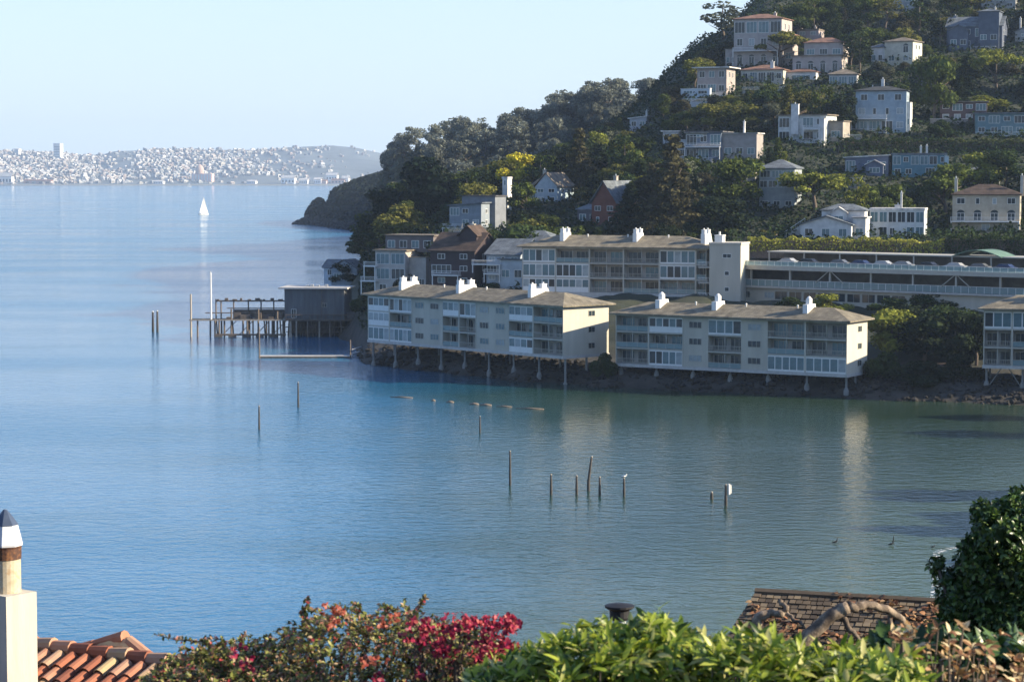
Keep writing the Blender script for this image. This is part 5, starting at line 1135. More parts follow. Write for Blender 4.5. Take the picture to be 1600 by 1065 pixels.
# sailboat
sb = empty('sailboat', water(318, 335.5), R(48), 'white sailboat under full sail far out on the bay', 'sailboat')
m = MB(); st_ = [(-5.5, 1.2, .9), (-4, 1.7, .8), (0, 1.9, .8), (4, 1.1, 1.0), (6, .08, 1.3)]
vs = []
for x_, w2, h2 in st_: vs += [(x_, -w2, h2), (x_, -w2 * .6, -.4), (x_, w2 * .6, -.4), (x_, w2, h2)]
fs = []
for i in range(4):
    a = i * 4; b_ = a + 4; fs += [(a, a+1, b_+1, b_), (a+1, a+2, b_+2, b_+1), (a+2, a+3, b_+3, b_+2), (a+3, a, b_, b_+3)]
fs += [(3, 2, 1, 0), (16, 17, 18, 19)]; m.add(vs, fs); m.build('hull', M['white'], sb)
m = MB(); m.box(-3, 1.5, -.8, .8, .8, 1.5); m.build('cabin', M['white'], sb)
m = MB(); m.tube((1, 0, .8), (1, 0, 17.5), .1, .06, 7); m.tube((1, 0, 1.9), (-4.8, 0, 1.8), .08, n=6); m.build('mast', M['metal'], sb)
def sail(pts, bow):
    m = MB(); n = 8; vs = []; A_, B_, C_ = [Vector(p) for p in pts]
    for i in range(n + 1):
        for j in range(n + 1):
            s_ = i / n; t_ = j / n * (1 - 0); e = A_.lerp(B_, t_); p = e.lerp(C_, s_); vs.append(p + Vector((0, bow * math.sin(math.pi * s_) * math.sin(math.pi * (t_ * .8 + .1)), 0)))
    m.add(vs, [(i*(n+1)+j, i*(n+1)+j+1, (i+1)*(n+1)+j+1, (i+1)*(n+1)+j) for i in range(n) for j in range(n)]); return m
M['sail'] = paint('sail_cloth', (.5, .5, .49), .8, .03, 1)
sail([(.85, 0, 2.0), (-4.7, 0, 2.0), (.9, 0, 17)], .7).build('main_sail', M['sail'], sb, smooth=True)
sail([(5.8, 0, 1.6), (1.4, 0, 1.8), (1.1, 0, 15.5)], .6).build('jib_sail', M['sail'], sb, smooth=True)
# distant sails and ferry near the far shore
for px, py, h_, lb in ((92, 288.5, 14, 'tiny white sail against the far shore at the left'), (296, 291.5, 12, 'tiny white sail near the pink domed hall shore')):
    q = water(px, py + .6); T = empty('distant_sailboat', q, 0, lb, 'sailboat'); m = MB(); m.add([(-5, -1.5, 0), (5, -1.5, 0), (5, 1.5, 0), (-5, 1.5, 0), (-6, -2, 2), (7, -.5, 2.4), (7, .5, 2.4), (-6, 2, 2)], [(3,2,1,0),(4,5,6,7),(0,1,5,4),(1,2,6,5),(2,3,7,6),(3,0,4,7)]); m.build('hull', M['white'], T)
    m = MB(); m.add([(-6, 0, 3), (5, .4, 3), (0, .1, h_), (-6, .5, 3), (5, .9, 3), (0, .4, h_)], [(0, 1, 2), (5, 4, 3), (0, 3, 4, 1), (1, 4, 5, 2), (2, 5, 3, 0)]); m.build('sail', M['sail'], T)

# ------------------------------------------------------------ the far city
M['cwall'] = objpaint('city_walls', .85, .9, 1.08, .02)
def cityblock(kind):
    m = MB(); m.cm = 0
    if kind == 0: m.box(-.5, .5, -.5, .5, -.6, 1); m.box(-.3, .1, -.2, .3, 1, 1.15)
    elif kind == 1:
        m.box(-.5, .5, -.5, .5, -.6, .8); m.cm = 0; m.add([(-.5,-.5,.8),(.5,-.5,.8),(0,-.5,1.1),(-.5,.5,.8),(.5,.5,.8),(0,.5,1.1)], [(0,1,2),(3,5,4),(0,2,5,3),(1,4,5,2)])
    elif kind == 2: m.box(-.5, .15, -.5, .5, -.6, 1); m.box(.151, .5, -.4, .5, -.6, .7)
    else: m.box(-.5, .5, -.5, .5, -.6, .6); m.box(-.35, .35, -.35, .35, .6, 1.0)
    m.cm = 1                                                     # dark window bands, slightly proud of the walls
    for z in (.15, .42): m.box(-.42, .1, -.52, -.501, z, z + .13); m.box(.501, .515, -.35, .35, z, z + .13)
    return m
CB = [cityblock(k).mesh('city_house', [M['cwall'], M['glass']]) for k in range(4)]
cr_ = random.Random(99); cityc = [(.38, .38, .37), (.34, .33, .31), (.30, .27, .25), (.24, .26, .28), (.46, .46, .46), (.24, .20, .19), (.17, .18, .20)]
spots = []
while len(spots) < 3600:
    u = cr_.uniform(-160, 640); D = 7640 + 1560 * cr_.random() ** .75
    z = cityz(u, D); px, py = proj(((u - 800) / F * D, D, z))
    dens = float(np.interp(px, [0, 180, 200, 235, 250, 330, 400, 440, 520, 560, 640], [1, .9, .7, .8, 1, .8, .4, .22, .12, .04, .01]))
    if 160 < px < 215 and D > 8300: dens *= .25
    if 200 < px < 260 and D < 7900: dens *= .15
    if 330 < px < 420 and D < 8000: dens *= .15
    if cr_.random() > dens: continue
    spots.append((px, u, D, z))
spots.sort(key=lambda s: (s[0] < 0, s[2]))
big = MB.__new__(MB)
parts_v = []; parts_f = []; pm_ = []; off = 0
for i, (px, u, D, z) in enumerate(spots):
    w_ = cr_.uniform(5, 12); h_ = cr_.uniform(4, 9) * (1.5 if cr_.random() < .08 else 1); d_ = cr_.uniform(12, 24); k = cr_.randrange(4); c = cr_.choice(cityc)
    loc = ((u - 800) / F * D, D, z)
    if i % 12 == 0 and i < 3500:
        o = link('city_house', CB[k], None, loc, color=c); o.scale = (w_ * 1.1, d_, h_ * 1.1); o.rotation_euler = (0, 0, R(cr_.uniform(-35, 10)))
        tag(o, 'tiny pale house of the hazy city across the bay', 'house', 'houses of the far city')
    else:
        a = R(cr_.uniform(-35, 10)); me = CB[k]
        v = np.empty(len(me.vertices) * 3); me.vertices.foreach_get('co', v); v = v.reshape(-1, 3) * [w_, d_, h_]
        v = np.stack([v[:, 0] * math.cos(a) - v[:, 1] * math.sin(a), v[:, 0] * math.sin(a) + v[:, 1] * math.cos(a), v[:, 2]], 1) + np.array(loc)
        fq = [list(p.vertices) for p in me.polygons]
        for p, q in zip(me.polygons, fq):
            parts_f.append(tuple(x_ + off for x_ in q)); pm_.append(7 if p.material_index else cityc.index(c))
        parts_v.append(v); off += len(v)
me = bpy.data.meshes.new('city_houses'); me.from_pydata(np.concatenate(parts_v).tolist(), [], parts_f)
for j, c in enumerate(cityc): me.materials.append(paint('city_wall_%s' % 'abcdefg'[j], c, .85, .1, .02))
me.materials.append(M['glass']); me.polygons.foreach_set('material_index', pm_)
tag(link('city_houses', me), 'mass of pale houses covering the hills across the bay', 'houses', None, 'stuff')
def farbox(name, label, px, pyb, wpx, hpx, D, col, style, cat='building'):
    u = px; X = (px - 800) / F * D; z = cityz(px, D); T = empty(name, (X, D, z), R(-15), label, cat); W = wpx / F * D; H_ = hpx / F * D
    m = MB()
    if style == 'tower':
        m.box(-W/2, W/2, -W/2, W/2, -10, H_); m.build('wall', M['cwall'], T, color=col); m = MB(); m.box(-W/2 - .8, W/2 + .8, -W/2 - .8, W/2 + .8, H_, H_ + 3); m.build('roof', M['cwall'], T, color=(.5, .5, .5))
        for k in range(5):
            m = MB(); m.box(-W/2 + 1.5, W/2 - 1.5, -W/2 - .3, -W/2 - .01, H_ * (.1 + .17 * k), H_ * (.18 + .17 * k)); m.build('window', M['curtain'], T)
    elif style == 'dome':
        m.box(-W/2, W/2, -10, 10, -5, H_ * .45); m.build('wall', M['cwall'], T, color=col)
        m = MB(); r_ = W * .2; m.lathe((-W * .15, 0, H_ * .45), [(r_, 0), (r_, H_ * .2), (r_ * .9, H_ * .35), (r_ * .6, H_ * .48), (r_ * .15, H_ * .56)], 16); m.build('dome', M['cwall'], T, color=(.40, .30, .25), smooth=False)
        for k in range(7): m = MB(); xx = -W/2 + W * (k + .5) / 7; m.box(xx - W * .03, xx + W * .03, -11, -10.01, 0, H_ * .4); m.build('column', M['white'], T)
    else:
        m.box(-W/2, W/2, -9, 9, -4, H_ * .7); m.build('wall', M['cwall'], T, color=col); m = MB(); m.gable(-W/2 - 1, W/2 + 1, -10, 10, H_ * .68, H_ * .35, 'x', 1.0); m.build('roof', M['hroof'], T, color=ROOFC['terra'] if style == 'red' else ROOFC['white'])
        for k in range(4): m = MB(); xx = -W/2 + W * (k + .5) / 4; m.box(xx - W * .06, xx + W * .06, -9.4, -9.01, H_ * .15, H_ * .45); m.build('window', M['glass'], T)
farbox('apartment_tower', 'solitary pale high rise standing above the far city skyline', 93.5, 244, 11, 23, 8900, (.6, .6, .57), 'tower')
farbox('apartment_tower', 'pale apartment slab on the far skyline near the left frame edge', 30, 240, 8, 9, 9000, (.8, .78, .74), 'tower')
farbox('domed_hall', 'pink domed hall by the far shore', 318, 286, 34, 26, 7800, (.75, .5, .42), 'dome', 'hall')
for px, w_, h_, st_, c in ((452, 22, 12, 'w', (.85, .85, .82)), (476, 14, 8, 'w', (.8, .78, .74)), (498, 12, 9, 'w', (.82, .8, .78)), (520, 18, 11, 'w', (.8, .79, .76)), (541, 11, 11, 'w', (.85, .84, .8)), (395, 14, 5, 'w', (.8, .8, .8)), (505, 14, 6, 'red', (.65, .45, .38)), (530, 22, 7, 'red', (.6, .42, .36)), (250, 16, 5, 'w', (.8, .8, .8)), (12, 22, 16, 'w', (.8, .74, .66)), (62, 46, 6, 'red', (.5, .34, .3))):
    i_ = {452: 'large white pitched', 476: 'smaller white pitched', 498: 'pale central', 520: 'long white', 541: 'rightmost white', 395: 'low white', 505: 'reddish', 530: 'long reddish', 250: 'low white waterside', 12: 'big cream left edge', 62: 'long low brick'}[px]
    farbox('harbour_shed', i_ + ' building on the far waterfront', px, 288, w_, h_, 7680 if px != 520 else 7800, c, st_)
# beach strip of the far shore
m = MB(); a = (0 - 800) / F * 7600
m.box((20 - 800) / F * 7600, (580 - 800) / F * 7600, 7596, 7640, -1, 3.2); o = m.build('far_beach', paint('pale_sand', (.45, .42, .35), .9, .2, .02)); tag(o, kind='structure')

# ------------------------------------------------------------ foreground: tile roof house and chimney
def noisecol(name, stops, scale, rough=.85, bump=0, island=False, det=6):
    m, t, b = newmat(name)
    r = t.nodes.new('ShaderNodeValToRGB'); cr = r.color_ramp
    while len(cr.elements) < len(stops): cr.elements.new(.5)
    for e, (p, c) in zip(cr.elements, stops): e.position = p; e.color = (*c, 1)
    tc = t.nodes.new('ShaderNodeTexCoord'); n = t.nodes.new('ShaderNodeTexNoise'); n.inputs['Scale'].default_value = scale; n.inputs['Detail'].default_value = det; n.inputs['Roughness'].default_value = .65
    t.links.new(tc.outputs['Object'], n.inputs['Vector'])
    if island:
        g = t.nodes.new('ShaderNodeNewGeometry'); a = t.nodes.new('ShaderNodeMath'); a.operation = 'MULTIPLY_ADD'; t.links.new(n.outputs[0], a.inputs[0]); a.inputs[1].default_value = .45
        s = t.nodes.new('ShaderNodeMath'); s.operation = 'MULTIPLY_ADD'; t.links.new(g.outputs['Random Per Island'], s.inputs[0]); s.inputs[1].default_value = .8; s.inputs[2].default_value = -.12
        t.links.new(s.outputs[0], a.inputs[2]); t.links.new(a.outputs[0], r.inputs[0])
    else: t.links.new(n.outputs[0], r.inputs[0])
    t.links.new(r.outputs[0], b.inputs['Base Color']); b.inputs['Roughness'].default_value = rough; b.inputs['Specular IOR Level'].default_value = .25
    if bump:
        bp = t.nodes.new('ShaderNodeBump'); bp.inputs['Strength'].default_value = bump; bp.inputs['Distance'].default_value = .02; t.links.new(n.outputs[0], bp.inputs['Height']); t.links.new(bp.outputs[0], b.inputs['Normal'])
    return m
M['tile'] = noisecol('clay_tile', [(.1, (.16, .06, .04)), (.4, (.28, .10, .055)), (.6, (.32, .14, .085)), (.78, (.32, .20, .14)), (.95, (.36, .28, .14))], 5, .85, .4, True)
M['mortar'] = noisecol('ridge_mortar', [(.35, (.45, .25, .15)), (.55, (.55, .40, .22)), (.7, (.25, .12, .08))], 4, .95, .6)
M['stucco'] = paint('white_stucco', (.40, .375, .32), .95, .16, 2.2, bump=.5, streak=True)
M['rust'] = noisecol('rusty_steel', [(.3, (.03, .02, .018)), (.5, (.07, .035, .025)), (.72, (.22, .10, .04))], 9, .7, .3)
M['fluepaint'] = noisecol('stained_flue_paint', [(.3, (.34, .27, .17)), (.5, (.42, .37, .27)), (.75, (.30, .17, .07))], 6, .6, .1)
M['cowl'] = noisecol('worn_white_cowl', [(.3, (.42, .44, .48)), (.6, (.55, .56, .58)), (.75, (.30, .19, .12))], 4, .45, .1)
e1 = Vector((.868, -.496, 0)); dn = Vector((-.496, -.868, 0)); PIT = R(25)
R0 = P(53, 1012, 38.0)
hs = empty('tile_roof_house', R0 + Vector((0, 0, -5.2)), 0, 'near house with a clay barrel tile roof below the white chimney', 'house')
org = hs.location.copy()
Tt = dn * math.cos(PIT) + Vector((0, 0, -math.sin(PIT))); Nn = e1.cross(Tt); Nn = Nn if Nn.z > 0 else -Nn
# tile roof part: cover tiles (each a tapered half barrel) on dark pans
m = MB(); tr_ = random.Random(5)
for i in range(-16, 22):
    for j in range(16):
        c0 = R0 + e1 * (i * .285 + .12) + Tt * (.12 + j * .36) + Nn * .05; r0, r1 = .088, .108; ln = .43
        c0 = c0 + Nn * tr_.uniform(-.006, .006) + e1 * tr_.uniform(-.012, .012); vs = []
        for (q, r, lift) in ((0, r0, 0.0), (ln, r1, .03)):
            for k in range(7):
                a = math.pi * k / 6; vs.append(c0 + Tt * q + e1 * (r * math.cos(a)) + Nn * (r * math.sin(a) * 1.05 + lift))
            for k in range(7):
                a = math.pi * k / 6; vs.append(c0 + Tt * q + e1 * ((r - .016) * math.cos(a)) + Nn * ((r - .016) * math.sin(a) * 1.05 + lift))
        vs = [v - org for v in vs]
        fs = [(k, k+1, 15+k, 14+k) for k in range(6)] + [(14+k, 15+k, 22+k, 21+k) for k in range(6)] + [(k+8, k+7, 21+k, 22+k) for k in range(6)] + [(7+k, 8+k, k+1, k) for k in range(6)]
        m.add(vs, fs)
roof = m.build('roof_tiles', M['tile'], hs)
m = MB()
def slabq(a, b, c, d, th, mm):
    q = [Vector(k) - org for k in (a, b, c, d)]; up = Nn * th; mm.add(q + [k + up for k in q], [(3,2,1,0),(4,5,6,7),(0,1,5,4),(1,2,6,5),(2,3,7,6),(3,0,4,7)])
slabq(R0 - e1 * 4.7, R0 + e1 * 6.3, R0 + e1 * 6.3 + Tt * 6, R0 - e1 * 4.7 + Tt * 6, .045, m)
Tb = -dn * math.cos(PIT) + Vector((0, 0, -math.sin(PIT)))
slabq(R0 + e1 * 6.3, R0 - e1 * 4.7, R0 - e1 * 4.7 + Tb * 5, R0 + e1 * 6.3 + Tb * 5, .06, m)
m.build('roof_pan', paint('dark_clay_pans', (.10, .05, .035), .9, .3, 4), hs)
m = MB()
for i in range(-12, 15):
    a = R0 + e1 * (i * .40) + Vector((0, 0, .06)) - org; b = R0 + e1 * (i * .40 + .44) + Vector((0, 0, .085 + tr_.uniform(-.01, .01))) - org; m.path([a, b], [.115, .135], 10)
m.build('ridge_tile', M['tile'], hs)
# cross gable end: raised heap of ridge tiles set in mortar
m = MB(); g0 = R0 + e1 * 1.45 - dn * .25 - org - Vector((0, 0, .11))
pts = [(-.9, 0, -.05), (-.35, 0, .12), (.05, .02, .26), (.32, 0, .30), (.55, 0, .14), (.95, 0, -.08)]
m.path([g0 + e1 * p[0] + Vector((0, 0, p[2] - .02)) for p in pts], [.1, .15, .17, .15, .13, .08], 9)
v0 = len(m.v)
for i, v in enumerate(m.v): m.v[i] = (v[0] + tr_.uniform(-.02, .02), v[1] + tr_.uniform(-.02, .02), v[2] + tr_.uniform(-.02, .02))
m.build('gable_mortar', M['mortar'], hs)
m = MB()
for a, b in (((-1.15, -.02), (-.35, .20)), ((-.35, .22), (.30, .42)), ((.36, .38), (.98, .02))):
    m.path([g0 + e1 * a[0] + Vector((0, 0, a[1])), g0 + e1 * b[0] + Vector((0, 0, b[1]))], [.10, .125], 10)
m.build('gable_tile', M['tile'], hs)
m = MB(); m.add([tuple(q) for q in (Vector((-4.2,-4,-1.2))*1, Vector((-4.2,-4,-1.2)))][:0], [])
A_ = R0 - org
cor = [A_ + e1 * -4.5 + Tt * 5.5, A_ + e1 * 6.1 + Tt * 5.5, A_ + e1 * 6.1 + Tb * 4.5, A_ + e1 * -4.5 + Tb * 4.5]
low = [Vector((c.x, c.y, -2.5)) for c in cor]; ta = A_ + e1 * -4.5; tb_ = A_ + e1 * 6.1; top_ = [c - Vector((0, 0, .05)) for c in cor]; ta = ta - Vector((0, 0, .05)); tb_ = tb_ - Vector((0, 0, .05))
m.add(low + top_ + [ta, tb_], [(0,1,5,4), (2,3,7,6), (1,2,6,9,5), (3,0,4,8,7)]); m.build('wall', M['stucco'], hs)
# chimney stack on that roof
cq = P(30, 1032, 36.4); ct = P(30, 930, 36.4)
chy = empty('flue_holder', (0, 0, 0), 0); bpy.data.objects.remove(chy)
ca = R(-22); ch = MB(); hw = .27
def rot(x_, y_): return (x_ * math.cos(ca) - y_ * math.sin(ca), x_ * math.sin(ca) + y_ * math.cos(ca))
cc_ = Vector((P(17, 930, 36.4).x, 36.4, 0)); ztop = P(17, 931, 36.1).z
cxy = [Vector((cc_.x, cc_.y, 0)) + Vector((dx, dy, 0)) for dx, dy in ((0, 0), (.40, .34), (.10, .68), (-.5, .24))]
cxy = [cc_ + Vector((0, -.35, 0)), cc_ + Vector((.385, .12, 0)), cc_ + Vector((-.17, .55, 0)), cc_ + Vector((-.56, .10, 0))]
vs = [Vector((c.x, c.y, ztop - 2.2)) - org for c in cxy] + [Vector((c.x, c.y, ztop)) - org for c in cxy]
ch.add(vs, [(3,2,1,0),(4,5,6,7),(0,1,5,4),(1,2,6,5),(2,3,7,6),(3,0,4,7)]); chm = ch.build('chimney', M['stucco'], hs)
fc = Vector((P(10, 930, 36.5).x, 36.5, ztop)) - org; px1 = 36.5 / F
z_ = lambda py: (930 - py) * px1
m = MB(); m.lathe(fc, [(.235, 0), (.235, z_(876))], 24); m.build('flue', M['fluepaint'], chm, smooth=False)
m = MB(); m.lathe(fc + Vector((0, 0, z_(877))), [(.245, 0), (.25, z_(860) - z_(877)), (.262, z_(856) - z_(877))], 24); m.build('flue_collar', M['rust'], chm)
m = MB(); m.lathe(fc + Vector((0, 0, z_(856))), [(.268, 0), (.275, .03), (.235, .2), (.20, .34), (.17, .37)], 8); m.build('cowl', M['cowl'], chm)
m = MB(); m.lathe(fc + Vector((0, 0, z_(821))), [(.215, -.02), (.20, .0), (.10, .14), (.03, .22)], 8); m.build('cowl_cap', M['rust'] if False else paint('dark_blue_steel', (.06, .08, .12), .4, .2, 3, metal=.4), chm)

# ------------------------------------------------------------ shingled house below, right
M['oldshake'] = noisecol('old_roof_shakes', [(.1, (.045, .036, .03)), (.4, (.085, .066, .048)), (.65, (.12, .092, .065)), (.95, (.19, .15, .10))], 3, .95, .5, True)
s0 = P(1180, 929, 33.0); s1 = P(1500, 953, 32.1); s1.z = s0.z; se = (s1 - s0).normalized(); sn = Vector((se.y, -se.x, 0))
if sn.y > 0: sn = -sn
SP = R(24); St = sn * math.cos(SP) + Vector((0, 0, -math.sin(SP))); Sn = se.cross(St); Sn = Sn if Sn.z > 0 else -Sn
s2 = empty('shake_roof_house', s0 + Vector((0, 0, -6)), 0, 'near house with a leaf strewn dark shake roof beneath the dead branches', 'house'); og = s2.location.copy()
m = MB(); L_ = 4.8
for j in range(30):
    x_ = -(.0 if j < 3 else 0) - j * .02
    while x_ < L_:
        w_ = tr_.uniform(.07, .13); c0 = s0 + se * x_ + St * (j * .115) + Sn * (.02 + tr_.uniform(0, .015)) - og
        a, b, c, d = c0, c0 + se * (w_ - .012), c0 + se * (w_ - .012) + St * .14 + Sn * .018, c0 + St * .14 + Sn * .018
        up = Sn * .022; m.add([a, b, c, d, a + up, b + up, c + up, d + up], [(3,2,1,0),(4,5,6,7),(0,1,5,4),(1,2,6,5),(2,3,7,6),(3,0,4,7)]); x_ += w_
m.build('roof_shakes', M['oldshake'], s2)
m = MB(); Bt = -sn * math.cos(SP) + Vector((0, 0, -math.sin(SP)))
q = [s0 - og, s0 + se * L_ - og]; 
for T2 in (St * 3.5, Bt * 3.5):
    a, b = q; c, d = b + T2, a + T2; up = Vector((0, 0, -.12)); m.add([a, b, c, d, a + up, b + up, c + up, d + up], [(0,1,2,3),(7,6,5,4),(0,4,5,1),(1,5,6,2),(2,6,7,3),(3,7,4,0)])
m.build('roof_deck', M['wood'], s2)
m = MB(); c_ = [q[0] + St * 3.1 + se * .3, q[1] + St * 3.1, q[1] + Bt * 3.1, q[0] + Bt * 3.1 + se * .3]; lo = [Vector((c.x, c.y, -4)) for c in c_]; up_ = [c - Vector((0, 0, .2)) for c in c_]; ra = q[0] + se * .3 - Vector((0, 0, .2)); rb = q[1] - Vector((0, 0, .2))
m.add(lo + up_ + [ra, rb], [(0,1,5,4), (2,3,7,6), (1,2,6,9,5), (3,0,4,8,7)]); m.build('wall', M['shed'], s2)
m = MB(); m.path([q[0] - Vector((0, 0, -.05)) , q[1] + Vector((0, 0, .05))], [.06, .06], 6); m.build('ridge_cap', M['oldshake'], s2)
rs = np.random.RandomState(77); cl = []
for i in range(2600):
    q_ = s0 + se * float(rs.rand() * 4.3) + St * float(rs.rand() ** .8 * 2.6) + Sn * .105; 
    if math.sin(q_.x * 2.3 + 1) + math.sin(q_.y * 5 + q_.x * 3) > -.35: cl.append(q_ - og)
cl = np.array(cl); 
litter = (cl,)
# vent pipe: rises from a low roof hidden behind the shrubs
vp = P(968, 962, 26.0); lw = empty('low_shed', (vp.x, vp.y, vp.z - 3.2), R(12), 'low flat shed roof hidden below the green shrub, carrying the capped vent', 'shed')
m = MB(); m.box(-1.6, 1.6, -1.2, 1.4, -4, 2.15); m.build('wall', M['shed'], lw); m = MB(); m.box(-1.8, 1.8, -1.4, 1.6, 2.15, 2.3); m.build('roof', M['oldshake'], lw)
m = MB(); m.lathe((0, 0, 2.3), [(.075, 0), (.075, .9)], 16); v = m.build('vent_pipe', M['cowl'], lw)
m = MB(); m.lathe((0, 0, 3.16), [(.10, 0), (.115, .03), (.115, .11), (.15, .13), (.17, .145), (.17, .165), (.05, .19)], 18); m.build('vent_cap', M['black'], v)

# ------------------------------------------------------------ dead branches lying across the view at right
M['deadwood'] = noisecol('weathered_dead_wood', [(.3, (.045, .035, .03)), (.5, (.13, .10, .075)), (.62, (.28, .22, .16)), (.8, (.12, .06, .04))], 9, .9, .8)
def branch(name, label, pxs, D, mat, n=12, jitr=.006):
    pts = [P(a, b, D + dd) for a, b, r, dd in pxs]; rs_ = [r * .74 / F * D for a, b, r, dd in pxs]
    P2 = []; R2 = []
    for k in range(len(pts) - 1):
        for s_ in range(5):
            t_ = s_ / 5; P2.append(pts[k].lerp(pts[k+1], t_) + Vector((tr_.gauss(0, jitr), tr_.gauss(0, jitr), tr_.gauss(0, jitr)))); R2.append((rs_[k] * (1 - t_) + rs_[k+1] * t_) * tr_.uniform(.94, 1.06))
    P2.append(pts[-1]); R2.append(rs_[-1]); o0 = P2[0].copy(); m = MB(); m.path([p - o0 for p in P2], R2, n); return m, o0
DB = 19.0
db = empty('dead_tree', P(1262, 1040, DB), 0, 'gnarled dead branches arching in front of the dark shake roof', 'tree'); od = db.location.copy()
def brp(name, pxs, parent=db, mat='deadwood'):
    m, o0 = branch(name, '', pxs, DB, mat); 
    return m.build(name, M[mat], parent, o0 - od, smooth=True)
# D offsets bring the stems down to the slope behind the shrubs
brp('trunk', [(1225, 1200, 20, 0), (1236, 1060, 18, 0), (1258, 1000, 15, 0), (1300, 960, 14, 0), (1325, 948, 13, 0)])
brp('branch', [(1325, 948, 10, 0), (1352, 945, 9, .1), (1385, 950, 9, .2), (1408, 966, 8, .3), (1420, 990, 5, .4), (1432, 1003, 3, .4)])
brp('branch', [(1238, 1030, 13, 0), (1200, 1010, 12, .1), (1180, 985, 12, .2), (1185, 965, 11, .2), (1205, 955, 9, .2), (1222, 960, 7, .1)])
brp('branch', [(1222, 962, 6, .2), (1230, 948, 6, .2), (1218, 938, 5, .3)]); brp('branch', [(1230, 955, 4, .2), (1240, 968, 4, .1), (1256, 976, 3, 0)])
brp('branch', [(1310, 958, 7, .1), (1330, 985, 6, 0), (1345, 1000, 4, 0), (1362, 1010, 3, 0)]); brp('branch', [(1385, 952, 5, .3), (1400, 1000, 5, .1), (1420, 1040, 5, 0), (1440, 1090, 6, 0)])
brp('branch', [(1420, 1040, 5, 0), (1480, 1010, 6, .2), (1500, 985, 4, .3), (1493, 978, 2, .3)])

# ------------------------------------------------------------ shrubs close to the camera
def leaf(rs, c, dirv, up, ln, wd, fold=.25, curl=.3):
    """pointed leaf: 8 vertices, 3 pairs of quads"""
    n = len(c); s = np.cross(dirv, up); s /= np.linalg.norm(s, axis=1)[:, None] + 1e-9; u = np.cross(s, dirv)
    ln = ln[:, None]; wd = wd[:, None]
    def at(t, w_, k): return c + dirv * ln * t + s * wd * w_ + u * (ln * (-curl * t * t) + wd * fold * abs(w_) * 1.0 if False else (ln * (-curl) * t * t + wd * fold * abs(w_)))
    V = np.stack([at(0, 0, 0), at(.33, .5, 0), at(.33, 0, 0), at(.33, -.5, 0), at(.72, .42, 0), at(.72, 0, 0), at(.72, -.42, 0), at(1, 0, 0)], 1).reshape(-1, 3)
    b = np.arange(n)[:, None] * 8
    T = np.concatenate([b + np.array([[k]]) for k in [[0, 2, 1], [0, 3, 2], [1, 2, 5], [1, 5, 4], [2, 3, 6], [2, 6, 5], [4, 5, 7], [5, 6, 7]]][0:0] or [b + np.array([k]) for k in ([0, 2, 1], [0, 3, 2], [1, 2, 5], [1, 5, 4], [2, 3, 6], [2, 6, 5], [4, 5, 7], [5, 6, 7])], 0)
    return V, T
def unit(v): return v / (np.linalg.norm(v, axis=1)[:, None] + 1e-9)
def bush(name, label, cat, D, prof, mat, leafl, leafw, n, seed, depth=1.2, rosette=8, bottom=1120, group=None, twig=70, upb=.6, floor=None, extra=None, wig=.0):
    """prof: list of (px, top py). Leaves in rosettes over the top and through the depth of the plant."""
    rs = np.random.RandomState(seed); xs = [a for a, b in prof]; ys = [b for a, b in prof]
    c0 = P((xs[0] + xs[-1]) / 2, 1065, D); gz = nz(c0.x, c0.y); base = Vector((c0.x, c0.y, gz))
    o = empty(name, base, 0, label, cat, group); C_ = []; NR = []
    for i in range(n):
        u = rs.uniform(xs[0], xs[-1]); t = rs.rand(); y = np.interp(u, xs, ys) + wig * (rs.rand() - .5) + (bottom - np.interp(u, xs, ys)) * t ** 1.35
        Dd = D + rs.uniform(-1, 1) * depth * (.25 + .75 * min(1, t * 2.2)); p = P(u, y + rs.normal() * 3, D); p = Vector((p.x, Dd, p.z)); C_.append(p - base); NR.append((rs.normal() * .5, rs.normal() * .5 - .25, upb + rs.rand() * .6))
    C_ = np.array(C_); NR = unit(np.array(NR)); k = rosette
    c = np.repeat(C_, k, 0); nr = np.repeat(NR, k, 0); d = rs.normal(size=c.shape); d = unit(d - nr * (d * nr).sum(1)[:, None] * .9) ; el = rs.uniform(.15, 1.1, (len(c), 1)); d = unit(d + nr * el)
    c = c + nr * rs.uniform(-.5, .5, (len(c), 1)) * leafl * .7
    ln = leafl * rs.uniform(.6, 1.25, len(c)); wd = leafw * rs.uniform(.7, 1.25, len(c))
    V, T = leaf(rs, c, d, nr, ln, wd); me = npmesh('foliage', V, T, mat, True); link('foliage', me, o)
    m = MB(); rr = random.Random(seed)
    for i in range(twig):
        q = Vector(C_[rr.randrange(len(C_))]); b0 = Vector((q.x * .8, q.y * .6, q.z - rr.uniform(.3, .7))); m.path([b0, b0.lerp(q, .5) + Vector((rr.gauss(0, .03), 0, 0)), q], [.012, .008, .003], 5)
    for i in range(6):
        q = Vector(C_[rr.randrange(len(C_))]); m.path([(q.x * .6, q.y * .3, -.1), (q.x * .8, q.y * .5, q.z * .5), (q.x, q.y, q.z)], [.04, .028, .012], 6)
    m.build('stems', M['bark'], o); return o, base
GREEN = leafmat('fresh_green_leaf', [(0, (.03, .065, .012)), (.22, (.09, .15, .02)), (.5, (.22, .29, .03)), (.78, (.36, .41, .055)), (.96, (.46, .44, .18))], .4, .38)
DGREEN = leafmat('dark_green_leaf', [(0, (.014, .032, .010)), (.5, (.03, .065, .015)), (.85, (.07, .12, .025)), (1, (.14, .19, .05))], .35, .2)
REDL = leafmat('bronze_and_olive_leaf', [(0, (.015, .02, .010)), (.2, (.06, .075, .02)), (.42, (.18, .20, .045)), (.60, (.30, .29, .09)), (.74, (.16, .07, .04)), (.88, (.36, .27, .17)), (.97, (.34, .05, .05))], .5, .25)
MAG = leafmat('magenta_bract', [(0, (.10, .01, .02)), (.4, (.30, .02, .055)), (.75, (.48, .04, .10)), (1, (.40, .10, .07))], .5, .35)
